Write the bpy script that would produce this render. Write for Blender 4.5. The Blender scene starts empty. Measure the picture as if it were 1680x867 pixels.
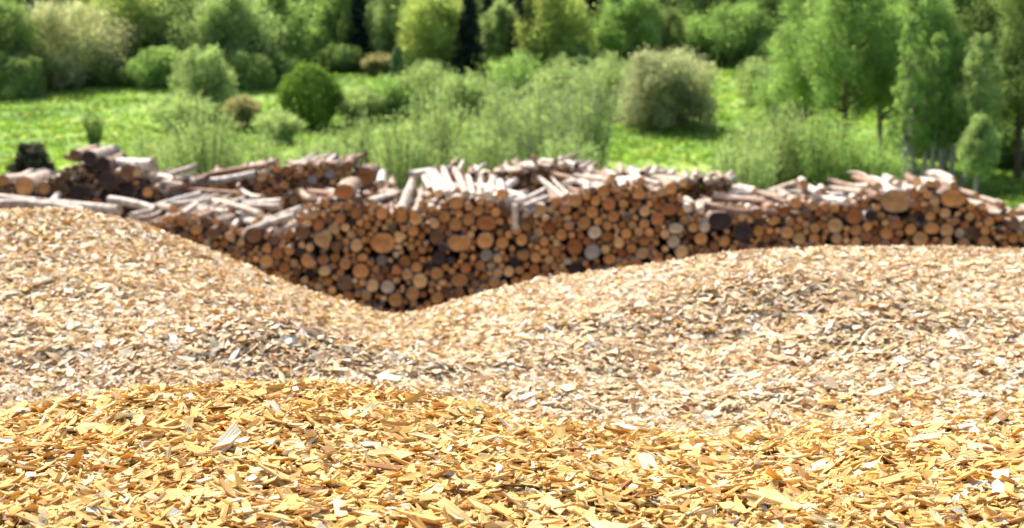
import bpy, math, random
import numpy as np
from mathutils import Vector, Matrix

rng = np.random.default_rng(7)
random.seed(7)
R = math.radians
scene = bpy.context.scene
col = scene.collection

# ------------------------------------------------------------------ camera, sky, sun, exposure
W_, H_, F_ = 1680.0, 867.0, 2333.0
CAM_Z = 4.0
PITCH = math.atan(373.5 / F_)
cam_d = bpy.data.cameras.new('camera')
cam = bpy.data.objects.new('camera', cam_d)
col.objects.link(cam)
cam.location = (0, 0, CAM_Z)
cam.rotation_euler = (math.pi / 2 - PITCH, 0, 0)
cam_d.sensor_width = 36.0
cam_d.lens = 36.0 * F_ / W_
cam_d.clip_start = 0.05
cam_d.clip_end = 3000
cam_d.dof.use_dof = True
cam_d.dof.focus_distance = 2.75
cam_d.dof.aperture_fstop = 5.2
scene.camera = cam

SUN_AZ, SUN_EL = -34.0, 50.0            # azimuth from the viewing direction (minus = left), elevation
world = bpy.data.worlds.new('World')
scene.world = world
world.use_nodes = True
nt = world.node_tree
nt.nodes.clear()
out = nt.nodes.new('ShaderNodeOutputWorld')
bg = nt.nodes.new('ShaderNodeBackground')
sky = nt.nodes.new('ShaderNodeTexSky')
sky.sky_type = 'NISHITA'
sky.sun_disc = False
sky.sun_elevation = R(SUN_EL)
sky.sun_rotation = R(SUN_AZ)
sky.air_density = 1.0
sky.dust_density = 4.0
sky.ozone_density = 0.6
bg.inputs['Strength'].default_value = 0.12
nt.links.new(sky.outputs[0], bg.inputs[0])
nt.links.new(bg.outputs[0], out.inputs[0])

sd = bpy.data.lights.new('sun', 'SUN')
sd.energy = 4.6
sd.angle = R(0.6)
sd.color = (1.0, 0.94, 0.84)
sun = bpy.data.objects.new('sun', sd)
col.objects.link(sun)
d = Vector((math.sin(R(SUN_AZ)) * math.cos(R(SUN_EL)), math.cos(R(SUN_AZ)) * math.cos(R(SUN_EL)), math.sin(R(SUN_EL))))
sun.rotation_euler = d.to_track_quat('Z', 'Y').to_euler()
sun.location = d * 60

vs = scene.view_settings
vs.view_transform = 'Standard'
vs.look = 'None'
vs.gamma = 1
vs.use_curve_mapping = False
vs.exposure = 1.1
scene.render.engine = 'CYCLES'
scene.cycles.max_bounces = 7
scene.cycles.diffuse_bounces = 4
scene.cycles.transmission_bounces = 4
scene.cycles.use_denoising = True

# ------------------------------------------------------------------ helpers
def tag(o, label=None, cat=None, group=None, kind=None):
    if label: o['label'] = label
    if cat: o['category'] = cat
    if group: o['group'] = group
    if kind: o['kind'] = kind
    return o

def empty(name, loc):
    o = bpy.data.objects.new(name, None)
    o.location = loc
    o.empty_display_size = 0.3
    col.objects.link(o)
    return o

def link(name, me, parent=None):
    o = bpy.data.objects.new(name, me)
    col.objects.link(o)
    if parent: o.parent = parent
    return o

def np_mesh(name, verts, loops, starts, mats=(), fcol=None, uv=None, mat_idx=None, smooth=False):
    """mesh from arrays: verts (n,3), loop vertex indices, face start offsets"""
    me = bpy.data.meshes.new(name)
    me.vertices.add(len(verts))
    me.vertices.foreach_set('co', np.ascontiguousarray(verts, dtype=np.float32).ravel())
    me.loops.add(len(loops))
    me.loops.foreach_set('vertex_index', np.ascontiguousarray(loops, dtype=np.int32))
    me.polygons.add(len(starts))
    me.polygons.foreach_set('loop_start', np.ascontiguousarray(starts, dtype=np.int32))
    if mat_idx is not None:
        me.polygons.foreach_set('material_index', np.ascontiguousarray(mat_idx, dtype=np.int32))
    me.polygons.foreach_set('use_smooth', np.full(len(starts), smooth, dtype=bool))
    for m in mats: me.materials.append(m)
    if uv is not None:
        l = me.uv_layers.new(name='UVMap')
        l.data.foreach_set('uv', np.ascontiguousarray(uv, dtype=np.float32).ravel())
    me.update(calc_edges=True)
    if fcol is not None:
        a = me.attributes.new('col', 'FLOAT_COLOR', 'FACE')
        c4 = np.ones((len(starts), 4), dtype=np.float32)
        c4[:, :3] = fcol
        a.data.foreach_set('color', c4.ravel())
    return me

def ray(px, py):
    """direction of the view ray through a photo pixel, scaled so that y = 1"""
    v = Matrix.Rotation(math.pi / 2 - PITCH, 3, 'X') @ Vector(((px - W_ / 2), (H_ / 2 - py), -F_))
    return v / v.y

def at(px, py, Y):
    v = ray(px, py)
    return Vector((v.x * Y, Y, CAM_Z + v.z * Y))

def vnoise(x, y, seed=0):
    """smooth value noise, vectorised, range about -1..1"""
    xi, yi = np.floor(x).astype(np.int64), np.floor(y).astype(np.int64)
    xf, yf = x - xi, y - yi
    u, v = xf * xf * (3 - 2 * xf), yf * yf * (3 - 2 * yf)
    def h(a, b):
        n = (a * 374761393 + b * 668265263 + seed * 974634777) & 0x7fffffff
        n = ((n ^ (n >> 13)) * 1274126177) & 0x7fffffff
        n = n ^ (n >> 16)
        return (n & 0xffff) / 32767.5 - 1
    return (h(xi, yi) * (1 - u) + h(xi + 1, yi) * u) * (1 - v) + (h(xi, yi + 1) * (1 - u) + h(xi + 1, yi + 1) * u) * v

def new_mat(name):
    m = bpy.data.materials.new(name)
    m.use_nodes = True
    m.node_tree.nodes.clear()
    return m, m.node_tree.nodes, m.node_tree.links

# ------------------------------------------------------------------ materials
def mat_attr(name, rough=0.6, spec=0.3, transl=0.0, grain=None, bump=0.0, tint=(1, 1, 1), mott=None, tr_tint=(1, 1, 1), thin=False):
    """base colour from the face colour, broken up by noise; optional light let through"""
    m, N, L = new_mat(name)
    o = N.new('ShaderNodeOutputMaterial')
    p = N.new('ShaderNodeBsdfPrincipled')
    p.inputs['Roughness'].default_value = rough
    p.inputs['Specular IOR Level'].default_value = spec
    a = N.new('ShaderNodeAttribute'); a.attribute_name = 'col'
    c = a.outputs['Color']
    def mul(c, fac_socket, lo, hi):
        mr = N.new('ShaderNodeMapRange')
        mr.inputs['To Min'].default_value = lo; mr.inputs['To Max'].default_value = hi
        mr.inputs['From Min'].default_value = 0.3; mr.inputs['From Max'].default_value = 0.7
        L.new(fac_socket, mr.inputs['Value'])
        mx = N.new('ShaderNodeVectorMath'); mx.operation = 'SCALE'
        L.new(c, mx.inputs[0]); L.new(mr.outputs[0], mx.inputs['Scale'])
        return mx.outputs[0]
    hs = None
    if grain:
        uv = N.new('ShaderNodeUVMap'); uv.uv_map = 'UVMap'
        mp = N.new('ShaderNodeMapping'); mp.inputs['Scale'].default_value = (grain[0], grain[1], 1)
        L.new(uv.outputs[0], mp.inputs[0])
        n = N.new('ShaderNodeTexNoise'); n.inputs['Scale'].default_value = 1.0; n.inputs['Detail'].default_value = 3
        L.new(mp.outputs[0], n.inputs['Vector'])
        c = mul(c, n.outputs['Fac'], 0.68, 1.12)
        hs = n.outputs['Fac']
    if mott:
        tc = N.new('ShaderNodeTexCoord')
        n2 = N.new('ShaderNodeTexNoise'); n2.inputs['Scale'].default_value = mott[0]; n2.inputs['Detail'].default_value = 4
        L.new(tc.outputs['Object'], n2.inputs['Vector'])
        c = mul(c, n2.outputs['Fac'], mott[1], mott[2])
        if hs is None: hs = n2.outputs['Fac']
    L.new(c, p.inputs['Base Color'])
    if bump and hs is not None:
        b = N.new('ShaderNodeBump'); b.inputs['Strength'].default_value = bump; b.inputs['Distance'].default_value = 0.002 if grain else 0.02
        L.new(hs, b.inputs['Height']); L.new(b.outputs[0], p.inputs['Normal'])
    if transl:
        t = N.new('ShaderNodeBsdfTranslucent')
        tm = N.new('ShaderNodeVectorMath'); tm.operation = 'MULTIPLY'; tm.inputs[1].default_value = tr_tint
        L.new(c, tm.inputs[0]); L.new(tm.outputs[0], t.inputs['Color'])
        mx = N.new('ShaderNodeMixShader'); mx.inputs[0].default_value = transl
        L.new(p.outputs[0], mx.inputs[1]); L.new(t.outputs[0], mx.inputs[2])
        L.new(mx.outputs[0], o.inputs[0])
    else:
        L.new(p.outputs[0], o.inputs[0])
    return m

M_CHIP = mat_attr('wood chip', rough=0.6, spec=0.15, transl=0.34, grain=(22, 300), bump=0.9, tr_tint=(1.0, 0.86, 0.6))
M_CHIPFAR = mat_attr('pale wood chip', rough=0.55, spec=0.15, transl=0.36, grain=(28, 300), tr_tint=(1.0, 0.88, 0.66))
M_BARK = mat_attr('log bark', rough=0.7, spec=0.3, mott=(9, 0.4, 1.25), bump=0.6)
M_LEAF = mat_attr('leaf', rough=0.75, spec=0.1, transl=0.56, tr_tint=(1.12, 1.08, 0.78))
M_NEEDLE = mat_attr('needles', rough=0.7, spec=0.15, transl=0.15)
M_TRUNK = mat_attr('tree bark', rough=0.85, spec=0.1, mott=(3, 0.6, 1.2))

def mat_end():
    """sawn end: ring pattern round the pith from the UV radius, blotches of stain, radial checks"""
    m, N, L = new_mat('sawn log end')
    o = N.new('ShaderNodeOutputMaterial'); p = N.new('ShaderNodeBsdfPrincipled')
    p.inputs['Roughness'].default_value = 0.75; p.inputs['Specular IOR Level'].default_value = 0.15
    a = N.new('ShaderNodeAttribute'); a.attribute_name = 'col'
    uv = N.new('ShaderNodeUVMap'); uv.uv_map = 'UVMap'
    ln = N.new('ShaderNodeVectorMath'); ln.operation = 'LENGTH'; L.new(uv.outputs[0], ln.inputs[0])
    tc = N.new('ShaderNodeTexCoord')
    n = N.new('ShaderNodeTexNoise'); n.inputs['Scale'].default_value = 7; n.inputs['Detail'].default_value = 5
    L.new(tc.outputs['Object'], n.inputs['Vector'])
    ad = N.new('ShaderNodeMath'); ad.operation = 'MULTIPLY_ADD'; ad.inputs[1].default_value = 0.25
    L.new(n.outputs['Fac'], ad.inputs[0]); L.new(ln.outputs['Value'], ad.inputs[2])
    ml = N.new('ShaderNodeMath'); ml.operation = 'MULTIPLY'; ml.inputs[1].default_value = 42; L.new(ad.outputs[0], ml.inputs[0])
    sn = N.new('ShaderNodeMath'); sn.operation = 'SINE'; L.new(ml.outputs[0], sn.inputs[0])
    mr = N.new('ShaderNodeMapRange'); mr.inputs['From Min'].default_value = -1; mr.inputs['To Min'].default_value = 0.82; mr.inputs['To Max'].default_value = 1.08
    L.new(sn.outputs[0], mr.inputs['Value'])
    mr2 = N.new('ShaderNodeMapRange'); mr2.inputs['From Min'].default_value = 0.3; mr2.inputs['From Max'].default_value = 0.7
    mr2.inputs['To Min'].default_value = 0.55; mr2.inputs['To Max'].default_value = 1.2
    L.new(n.outputs['Fac'], mr2.inputs['Value'])
    mm = N.new('ShaderNodeMath'); mm.operation = 'MULTIPLY'; L.new(mr.outputs[0], mm.inputs[0]); L.new(mr2.outputs[0], mm.inputs[1])
    sc = N.new('ShaderNodeVectorMath'); sc.operation = 'SCALE'; L.new(a.outputs['Color'], sc.inputs[0]); L.new(mm.outputs[0], sc.inputs['Scale'])
    L.new(sc.outputs[0], p.inputs['Base Color'])
    L.new(p.outputs[0], o.inputs[0])
    return m
M_END = mat_end()

def mat_noise(name, stops, scale, rough=0.9, scale2=None, bump=0.3, dist=0.05):
    m, N, L = new_mat(name)
    o = N.new('ShaderNodeOutputMaterial'); p = N.new('ShaderNodeBsdfPrincipled')
    p.inputs['Roughness'].default_value = rough; p.inputs['Specular IOR Level'].default_value = 0.1
    tc = N.new('ShaderNodeTexCoord')
    n = N.new('ShaderNodeTexNoise'); n.inputs['Scale'].default_value = scale; n.inputs['Detail'].default_value = 6; n.inputs['Roughness'].default_value = 0.65
    L.new(tc.outputs['Object'], n.inputs['Vector'])
    f = n.outputs['Fac']
    if scale2:
        n2 = N.new('ShaderNodeTexNoise'); n2.inputs['Scale'].default_value = scale2; n2.inputs['Detail'].default_value = 3
        L.new(tc.outputs['Object'], n2.inputs['Vector'])
        mx = N.new('ShaderNodeMix'); mx.inputs[0].default_value = 0.5
        L.new(f, mx.inputs[2]); L.new(n2.outputs['Fac'], mx.inputs[3]); f = mx.outputs[0]
    r = N.new('ShaderNodeValToRGB')
    while len(r.color_ramp.elements) < len(stops): r.color_ramp.elements.new(0.5)
    for e, (pos, c) in zip(r.color_ramp.elements, stops):
        e.position = pos; e.color = (*c, 1)
    L.new(f, r.inputs[0]); L.new(r.outputs[0], p.inputs['Base Color'])
    b = N.new('ShaderNodeBump'); b.inputs['Strength'].default_value = bump; b.inputs['Distance'].default_value = dist
    L.new(f, b.inputs['Height']); L.new(b.outputs[0], p.inputs['Normal'])
    L.new(p.outputs[0], o.inputs[0])
    return m
M_MEADOW = mat_noise('meadow', [(0.36, (0.05, 0.11, 0.02)), (0.46, (0.11, 0.20, 0.035)), (0.54, (0.19, 0.30, 0.06)), (0.64, (0.32, 0.37, 0.11))], 0.5, scale2=0.09, bump=1.0, dist=0.8)
M_YARD = mat_noise('yard earth', [(0.35, (0.07, 0.05, 0.035)), (0.65, (0.2, 0.15, 0.1))], 1.5, bump=0.5)
M_CHIPBED = mat_noise('packed chips', [(0.3, (0.30, 0.17, 0.07)), (0.5, (0.50, 0.32, 0.14)), (0.7, (0.68, 0.47, 0.24))], 45, bump=1.0, dist=0.02)

# ------------------------------------------------------------------ terrain
GY = np.array([-60, 16, 27, 45, 70, 100, 130, 160, 190, 240, 300, 380, 520, 900])
GZL = np.array([0, 0, -0.1, -2.5, -5.4, -7.4, -6.9, -4.4, -1.2, 5, 24, 62, 130, 170])   # left
GZR = np.array([0, 0, -0.1, -2.5, -5.2, -7.6, -6.2, -3.0, -0.2, 6, 26, 66, 135, 170])   # right
def ground_z(x, y):
    x = np.asarray(x, float); y = np.asarray(y, float)
    t = np.clip(x / 40 + 0.5, 0, 1)
    s = 3.0
    def sm(tab):
        return sum(np.interp(y + k * s, GY, tab) for k in (-2, -1, 0, 1, 2)) / 5
    z = sm(GZL) * (1 - t) + sm(GZR) * t
    amp = np.clip((y - 35) / 60, 0, 1)
    return z + amp * (vnoise(x / 22, y / 22, 3) * 0.9 + vnoise(x / 7, y / 7, 5) * 0.25)

def grid_sheet(name, xs, ys, zf, mat):
    X, Y = np.meshgrid(xs, ys)
    Z = zf(X, Y)
    v = np.stack([X, Y, Z], -1).reshape(-1, 3)
    nx, ny = len(xs), len(ys)
    i, j = np.meshgrid(np.arange(nx - 1), np.arange(ny - 1))
    a = (j * nx + i).ravel()
    f = np.stack([a, a + 1, a + 1 + nx, a + nx], -1)
    me = np_mesh(name, v, f.ravel(), np.arange(len(f)) * 4, [mat], smooth=True)
    return me
xs = np.concatenate([np.linspace(-600, -130, 12)[:-1], np.linspace(-130, 130, 131), np.linspace(130, 600, 12)[1:]])
ys = np.concatenate([np.linspace(29, 60, 18)[:-1], np.linspace(60, 300, 150)[:-1], np.linspace(300, 900, 40)])
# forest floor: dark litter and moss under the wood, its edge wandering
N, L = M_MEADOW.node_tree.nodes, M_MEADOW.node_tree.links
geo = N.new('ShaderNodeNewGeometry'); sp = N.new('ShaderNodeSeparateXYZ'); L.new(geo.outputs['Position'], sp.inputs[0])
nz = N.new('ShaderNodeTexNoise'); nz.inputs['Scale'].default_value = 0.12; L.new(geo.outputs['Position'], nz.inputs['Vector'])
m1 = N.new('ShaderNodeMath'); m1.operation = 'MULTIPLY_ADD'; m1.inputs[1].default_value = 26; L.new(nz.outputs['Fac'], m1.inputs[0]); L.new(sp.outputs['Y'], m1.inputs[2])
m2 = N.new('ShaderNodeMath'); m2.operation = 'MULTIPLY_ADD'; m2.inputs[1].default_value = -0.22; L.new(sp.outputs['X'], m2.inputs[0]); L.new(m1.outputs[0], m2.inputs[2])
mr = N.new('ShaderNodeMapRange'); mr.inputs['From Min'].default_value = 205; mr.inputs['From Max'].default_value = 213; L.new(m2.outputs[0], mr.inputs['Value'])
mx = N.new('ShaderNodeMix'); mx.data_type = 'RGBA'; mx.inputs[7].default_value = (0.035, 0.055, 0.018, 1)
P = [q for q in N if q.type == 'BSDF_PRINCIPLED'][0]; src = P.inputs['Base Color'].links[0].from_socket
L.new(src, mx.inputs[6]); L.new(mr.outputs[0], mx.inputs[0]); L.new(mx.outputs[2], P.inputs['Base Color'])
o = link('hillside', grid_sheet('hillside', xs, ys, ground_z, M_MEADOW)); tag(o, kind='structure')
o = link('yard_ground', grid_sheet('yard_ground', np.linspace(-600, 600, 61), np.concatenate([[-300, -100], np.linspace(-60, 29, 40)]), ground_z, M_YARD)); tag(o, kind='structure')

def ground_hit(px, row):
    v = ray(px, row)
    prev = None
    for Y in np.arange(60, 520, 0.5):
        z = CAM_Z + v.z * Y
        g = float(ground_z(v.x * Y, Y))
        if z <= g: return Vector((v.x * Y, Y, g))
    return Vector((v.x * 300, 300, float(ground_z(v.x * 300, 300))))

# ------------------------------------------------------------------ chip heaps (height from crest lines)
def prof(Y, pts):
    """height profile across x at distance Y from (column, row) pairs"""
    P = [at(px, r + (7 if Y == 7.0 else 0), Y) for px, r in pts]
    return np.array([p.x for p in P]), np.array([p.z for p in P])
K = [
 (0.2, prof(2.2, [(0, 880), (400, 868), (840, 870), (1300, 878), (1680, 870)])),
 (2.2, prof(2.2, [(0, 880), (400, 868), (840, 870), (1300, 878), (1680, 870)])),
 (3.15, prof(3.15, [(-300, 730), (0, 692), (120, 664), (250, 646), (400, 639), (560, 644), (700, 664), (820, 688), (920, 708), (1050, 726), (1180, 740), (1300, 732), (1420, 716), (1560, 706), (1680, 702), (2000, 700)])),
 (3.85, prof(3.85, [(-300, 705), (0, 690), (250, 698), (560, 700), (820, 702), (1050, 706), (1300, 700), (1500, 680), (1680, 672), (2000, 665)])),
 (4.6, prof(4.6, [(-300, 600), (0, 622), (250, 622), (420, 610), (600, 628), (760, 640), (900, 632), (1100, 622), (1300, 610), (1680, 600), (2000, 600)])),
 (5.6, prof(5.6, [(-300, 480), (0, 500), (150, 490), (320, 520), (430, 545), (560, 590), (700, 598), (850, 560), (1000, 535), (1200, 520), (1450, 505), (1680, 500), (2000, 500)])),
 (7.0, prof(7.0, [(-400, 352), (-100, 348), (0, 346), (90, 343), (180, 358), (250, 382), (330, 412), (420, 448), (500, 476), (580, 502), (635, 519), (690, 511), (760, 489), (880, 460), (1000, 442), (1120, 428), (1240, 415), (1400, 408), (1540, 405), (1680, 410), (2100, 420)])),
]
def chip_base(x, y):
    x = np.asarray(x, float); y = np.asarray(y, float)
    xx = np.clip(x, -3.5, 3.5)
    ky = np.array([k[0] for k in K])
    Zk = []
    for Yk, (px_, pz_) in K:
        z = sum(np.interp(xx + s, px_, pz_) for s in (-0.09, -0.045, 0, 0.045, 0.09)) / 5
        Zk.append(z)
    Zc = Zk[-1]
    Zk.append(Zc - 0.33); ky = np.append(ky, 8.0)
    Zk.append(Zc - 1.35); ky = np.append(ky, 9.6)
    Zk.append(np.full_like(Zc, -0.15)); ky = np.append(ky, 13.6)
    Zk.append(np.full_like(Zc, -0.2)); ky = np.append(ky, 15.0)
    Zk = np.stack(Zk, 0)
    # monotone-ish cubic (Hermite with limited slopes)
    h = np.diff(ky)
    dlt = np.diff(Zk, axis=0) / h.reshape(-1, *([1] * (Zk.ndim - 1)))
    m = np.zeros_like(Zk)
    m[0] = dlt[0]; m[-1] = dlt[-1]
    prod = dlt[:-1] * dlt[1:]
    m[1:-1] = np.where(prod > 0, 2 * prod / np.where(np.abs(dlt[:-1] + dlt[1:]) < 1e-9, 1, dlt[:-1] + dlt[1:]), 0)
    # crest at 7 m keeps the slope of the sight line that grazes it
    yy = np.clip(y, ky[0], ky[-1] - 1e-6)
    idx = np.clip(np.searchsorted(ky, yy, side='right') - 1, 0, len(ky) - 2)
    t = (yy - ky[idx]) / h[idx]
    g = lambda A, i: np.take_along_axis(A, i[None], axis=0)[0]
    z0, z1, m0, m1 = g(Zk, idx), g(Zk, idx + 1), g(m, idx), g(m, idx + 1)
    hh = h[idx]
    z = (2 * t**3 - 3 * t**2 + 1) * z0 + (t**3 - 2 * t**2 + t) * hh * m0 + (-2 * t**3 + 3 * t**2) * z1 + (t**3 - t**2) * hh * m1
    side = np.clip(np.abs(x) - 3.5, 0, None)
    z = z - 0.62 * side
    return np.maximum(z, -0.25)

def bump_at(x, y, px, row, Y, sx, sy, rot, amp):
    p = at(px, row, Y)
    dx, dy = x - p.x, y - Y
    c, s = math.cos(rot), math.sin(rot)
    u, v = dx * c + dy * s, -dx * s + dy * c
    return amp * np.exp(-(u / sx) ** 2 - (v / sy) ** 2)

def chip_z(x, y):
    x = np.asarray(x, float); y = np.asarray(y, float)
    z = chip_base(x, y)
    far = np.clip((y - 3.7) / 0.8, 0, 1)
    n = vnoise(x / 0.6, y / 0.42, 11) * 0.050 + (0.4 - np.abs(vnoise(x / 0.5 + y * 0.6, y / 0.33, 15))) * 0.05 + vnoise(x / 0.2, y / 0.16, 12) * 0.014
    t = np.clip((y - 5.7) / 0.7, 0, 1)
    edge = 1 - 0.85 * t * t * (3 - 2 * t)
    z = z + far * n * edge + (1 - far) * (vnoise(x / 0.3, y / 0.22, 13) * 0.012)
    z = z + vnoise(x / 0.07, y / 0.07, 14) * 0.006
    # secondary hump of the left heap, folds and hollows running into the right heap
    z = z + bump_at(x, y, 480, 560, 4.85, 0.42, 0.24, 0.06, 0.145)
    z = z - bump_at(x, y, 440, 560, 5.35, 0.42, 0.20, 0.10, 0.05)
    z = z + bump_at(x, y, 230, 560, 5.0, 0.40, 0.22, -0.15, 0.05)
    z = z - bump_at(x, y, 660, 600, 5.25, 0.22, 0.45, -0.35, 0.07)
    z = z + bump_at(x, y, 880, 560, 5.35, 0.50, 0.24, 0.35, 0.09)
    z = z - bump_at(x, y, 1040, 600, 4.95, 0.42, 0.20, 0.45, 0.09)
    z = z + bump_at(x, y, 1250, 500, 5.75, 0.60, 0.27, 0.12, 0.09)
    z = z - bump_at(x, y, 1240, 545, 5.35, 0.45, 0.20, 0.10, 0.08)
    z = z + bump_at(x, y, 1520, 560, 5.1, 0.50, 0.24, 0.0, 0.09)
    return z

SPLIT = 3.72          # the trough between the near heap and the rear heaps
def bed(name, x0, x1, nx, y_list):
    me = grid_sheet(name, np.linspace(x0, x1, nx), np.array(y_list), lambda X, Y: chip_z(X, Y) - 0.012, M_CHIPBED)
    return me

def chips(n, xy_fn, hexa, scale, pal, pal_w, tilt):
    """n loose chips: thin slabs with broken outlines lying on the heap; returns arrays for one mesh"""
    x, y = xy_fn(n)
    n = len(x)
    e = 0.02
    z = chip_z(x, y)
    gx = (chip_z(x + e, y) - z) / e
    gy = (chip_z(x, y + e) - z) / e
    nrm = np.stack([-gx * 0.8, -gy * 0.8, np.ones(n)], -1)
    nrm += rng.normal(0, tilt, (n, 3)) * np.array([1, 1, 0.3])
    nrm[:, 2] = np.maximum(nrm[:, 2], 0.05)
    nrm /= np.linalg.norm(nrm, axis=1, keepdims=True)
    yaw = rng.uniform(0, 2 * np.pi, n)
    ax = np.stack([np.cos(yaw), np.sin(yaw) * 0.75, np.zeros(n)], -1)
    ax -= nrm * np.sum(ax * nrm, 1, keepdims=True)
    ax /= np.linalg.norm(ax, axis=1, keepdims=True)
    ay = np.cross(nrm, ax)
    Lh = np.clip(rng.lognormal(math.log(0.0135), 0.42, n), 0.004, 0.036) * scale
    asp = np.clip(rng.lognormal(math.log(0.34), 0.5, n), 0.08, 0.95)
    Wh = Lh * asp
    Wh = np.minimum(Wh, 0.0125 * scale)
    Th = np.clip(rng.lognormal(math.log(0.0013), 0.45, n), 0.0005, 0.004) * scale
    ctr = np.stack([x, y, z], -1) + np.array([0, 0, 1]) * (rng.uniform(-0.012, 0.016, n) * scale)[:, None]
    if hexa:
        out_ = np.array([(-1, -.85), (.1, -1), (1, -.85), (1, .8), (-.1, 1), (-1, .85)])
    else:
        out_ = np.array([(-1, -1), (1, -1), (1, 1), (-1, 1)])
    k = len(out_)
    P = out_[None] + rng.uniform(-1, 1, (n, k, 2)) * np.array([0.30, 0.20])
    P[..., 0] += rng.normal(0, 0.28, (n, 1)) * P[..., 1] * (Wh / Lh)[:, None]
    bend = rng.normal(0, 0.10, n)
    u = P[..., 0] * Lh[:, None]; v = P[..., 1] * Wh[:, None]
    wz = bend[:, None] * (P[..., 0] ** 2) * Lh[:, None]
    twist = rng.normal(0, 0.12, n)[:, None] * P[..., 0] * v
    top = wz + twist + Th[:, None] * rng.uniform(0.5, 1.3, (n, k))
    bot = wz + twist - Th[:, None] * rng.uniform(0.5, 1.3, (n, k))
    def comb(h, sh):
        return ctr[:, None] + ax[:, None] * (u * sh)[..., None] + ay[:, None] * (v * sh)[..., None] + nrm[:, None] * h[..., None]
    V = np.concatenate([comb(top, 1.0), comb(bot, 0.95)], 1).reshape(-1, 3)
    base = (np.arange(n) * 2 * k)[:, None]
    loops_one = list(range(k)) + [k + i for i in reversed(range(k))]
    starts_one = [0, k]; s = 2 * k
    for i in range(k):
        j = (i + 1) % k
        loops_one += [i, k + i, k + j, j]; starts_one.append(s); s += 4
    loops = (base + np.array(loops_one)[None]).ravel()
    starts = ((np.arange(n) * s)[:, None] + np.array(starts_one)[None]).ravel()
    UVv = np.stack([np.concatenate([u, u], 1), np.concatenate([v, v + 0.004], 1)], -1)
    UVv = UVv + rng.uniform(0, 5, (n, 1, 2))
    uv = UVv[:, np.array(loops_one)].reshape(-1, 2)
    ci = rng.choice(len(pal), n, p=np.array(pal_w) / sum(pal_w))
    cj = np.array(pal)[ci]
    other, ow = (PALE, PALE_W) if pal is HONEY else (HONEY, HONEY_W)
    oj = np.array(other)[rng.choice(len(other), n, p=np.array(ow) / sum(ow))]
    q = y + 0.35 * vnoise(x / 0.35, y / 0.3, 41) + np.clip(x, -1, 1) * 0.25
    rt = np.clip((x - 0.15) / 0.5, 0, 1)
    pr = np.clip((q - 3.1) / 0.9, 0.02, 0.6) * (0.12 + 0.88 * rt) + 0.02 if pal is HONEY else np.clip((4.5 - q) / 1.2, 0.03, 0.45) * (0.2 + 0.8 * rt) + 0.22 * np.clip((y - 5) / 1.5, 0, 1) * np.clip(0.3 - x, 0, 1)
    sw = rng.uniform(0, 1, n) < pr
    cj[sw] = oj[sw]
    c = cj * rng.uniform(0.82, 1.14, (n, 1)) * np.array([1, 1, 1]) + rng.normal(0, 0.012, (n, 3))
    c = np.clip(c, 0.02, 0.88)
    fc = np.repeat(c, k + 2, axis=0)
    return V, loops, starts, fc, uv

def wedge(y0, y1, margin, density):
    def fn(_):
        A = (0.72 * (y0 + y1) / 2 + 2 * margin) * (y1 - y0)
        n = int(A * density)
        # even density over the trapezoid
        yy = rng.uniform(y0, y1, int(n * 1.6)); wmax = 0.36 * y1 + margin
        xx = rng.uniform(-wmax, wmax, len(yy))
        ok = np.abs(xx) < 0.36 * yy + margin
        return xx[ok], yy[ok]
    return fn

def merge(parts):
    V, Lp, S, C, U = [], [], [], [], []
    vo = lo = 0
    for v, l, s, c, u in parts:
        V.append(v); Lp.append(l + vo); S.append(s + lo); C.append(c); U.append(u)
        vo += len(v); lo += len(l)
    return np.concatenate(V), np.concatenate(Lp), np.concatenate(S), np.concatenate(C), np.concatenate(U)

HONEY = [(0.83, 0.57, 0.19), (0.86, 0.64, 0.28), (0.76, 0.47, 0.145), (0.84, 0.69, 0.40), (0.87, 0.81, 0.67), (0.46, 0.25, 0.08), (0.13, 0.08, 0.05)]
HONEY_W = [36, 28, 16, 11, 4, 3.5, 0.8]
PALE = [(0.84, 0.66, 0.42), (0.87, 0.73, 0.51), (0.76, 0.55, 0.30), (0.90, 0.82, 0.66), (0.90, 0.86, 0.77), (0.48, 0.29, 0.13), (0.16, 0.11, 0.07)]  # whitish and brown entries put glints and warm shade into the chip colour
PALE_W = [26, 22, 18, 17, 10, 6.5, 1.2]

near = link('wood_chips', bed('near_bed', -3.2, 3.2, 220, list(np.linspace(0.2, SPLIT, 130))))
tag(near, 'honey-yellow wood chips of the near low heap along the bottom of the photo', 'wood chips', 'heaps of wood chips', 'stuff')
V = merge([chips(0, wedge(1.55, SPLIT, 0.5, 13500), True, 0.86, HONEY, HONEY_W, 0.33),
           chips(0, wedge(1.55, SPLIT, 0.5, 700), True, 1.3, HONEY, HONEY_W, 0.30)])
me = np_mesh('near_chips', V[0], V[1], V[2], [M_CHIP], V[3], V[4])
o = link('loose_chips', me, near); o['kind'] = 'stuff'

rear = link('wood_chips', bed('rear_bed', -7.5, 7.5, 330, list(np.linspace(SPLIT, 8.5, 190)) + list(np.linspace(8.6, 15, 30))))
tag(rear, 'pale beige wood chips of the two rear heaps meeting in a dip before the logs', 'wood chips', 'heaps of wood chips', 'stuff')
V = merge([chips(0, wedge(SPLIT - 0.04, 4.7, 0.6, 10000), True, 0.78, PALE, PALE_W, 0.34),
           chips(0, wedge(4.7, 7.5, 0.6, 8600), False, 0.92, PALE, PALE_W, 0.36),
           chips(0, wedge(3.9, 6.7, 0.7, 420), False, 1.25, PALE, PALE_W, 0.3),
           chips(0, wedge(7.6, 8.6, 0.7, 1500), False, 1.3, PALE, PALE_W, 0.4)])
me = np_mesh('rear_chips', V[0], V[1], V[2], [M_CHIPFAR], V[3], V[4])
o = link('loose_chips', me, rear); o['kind'] = 'stuff'

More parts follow.
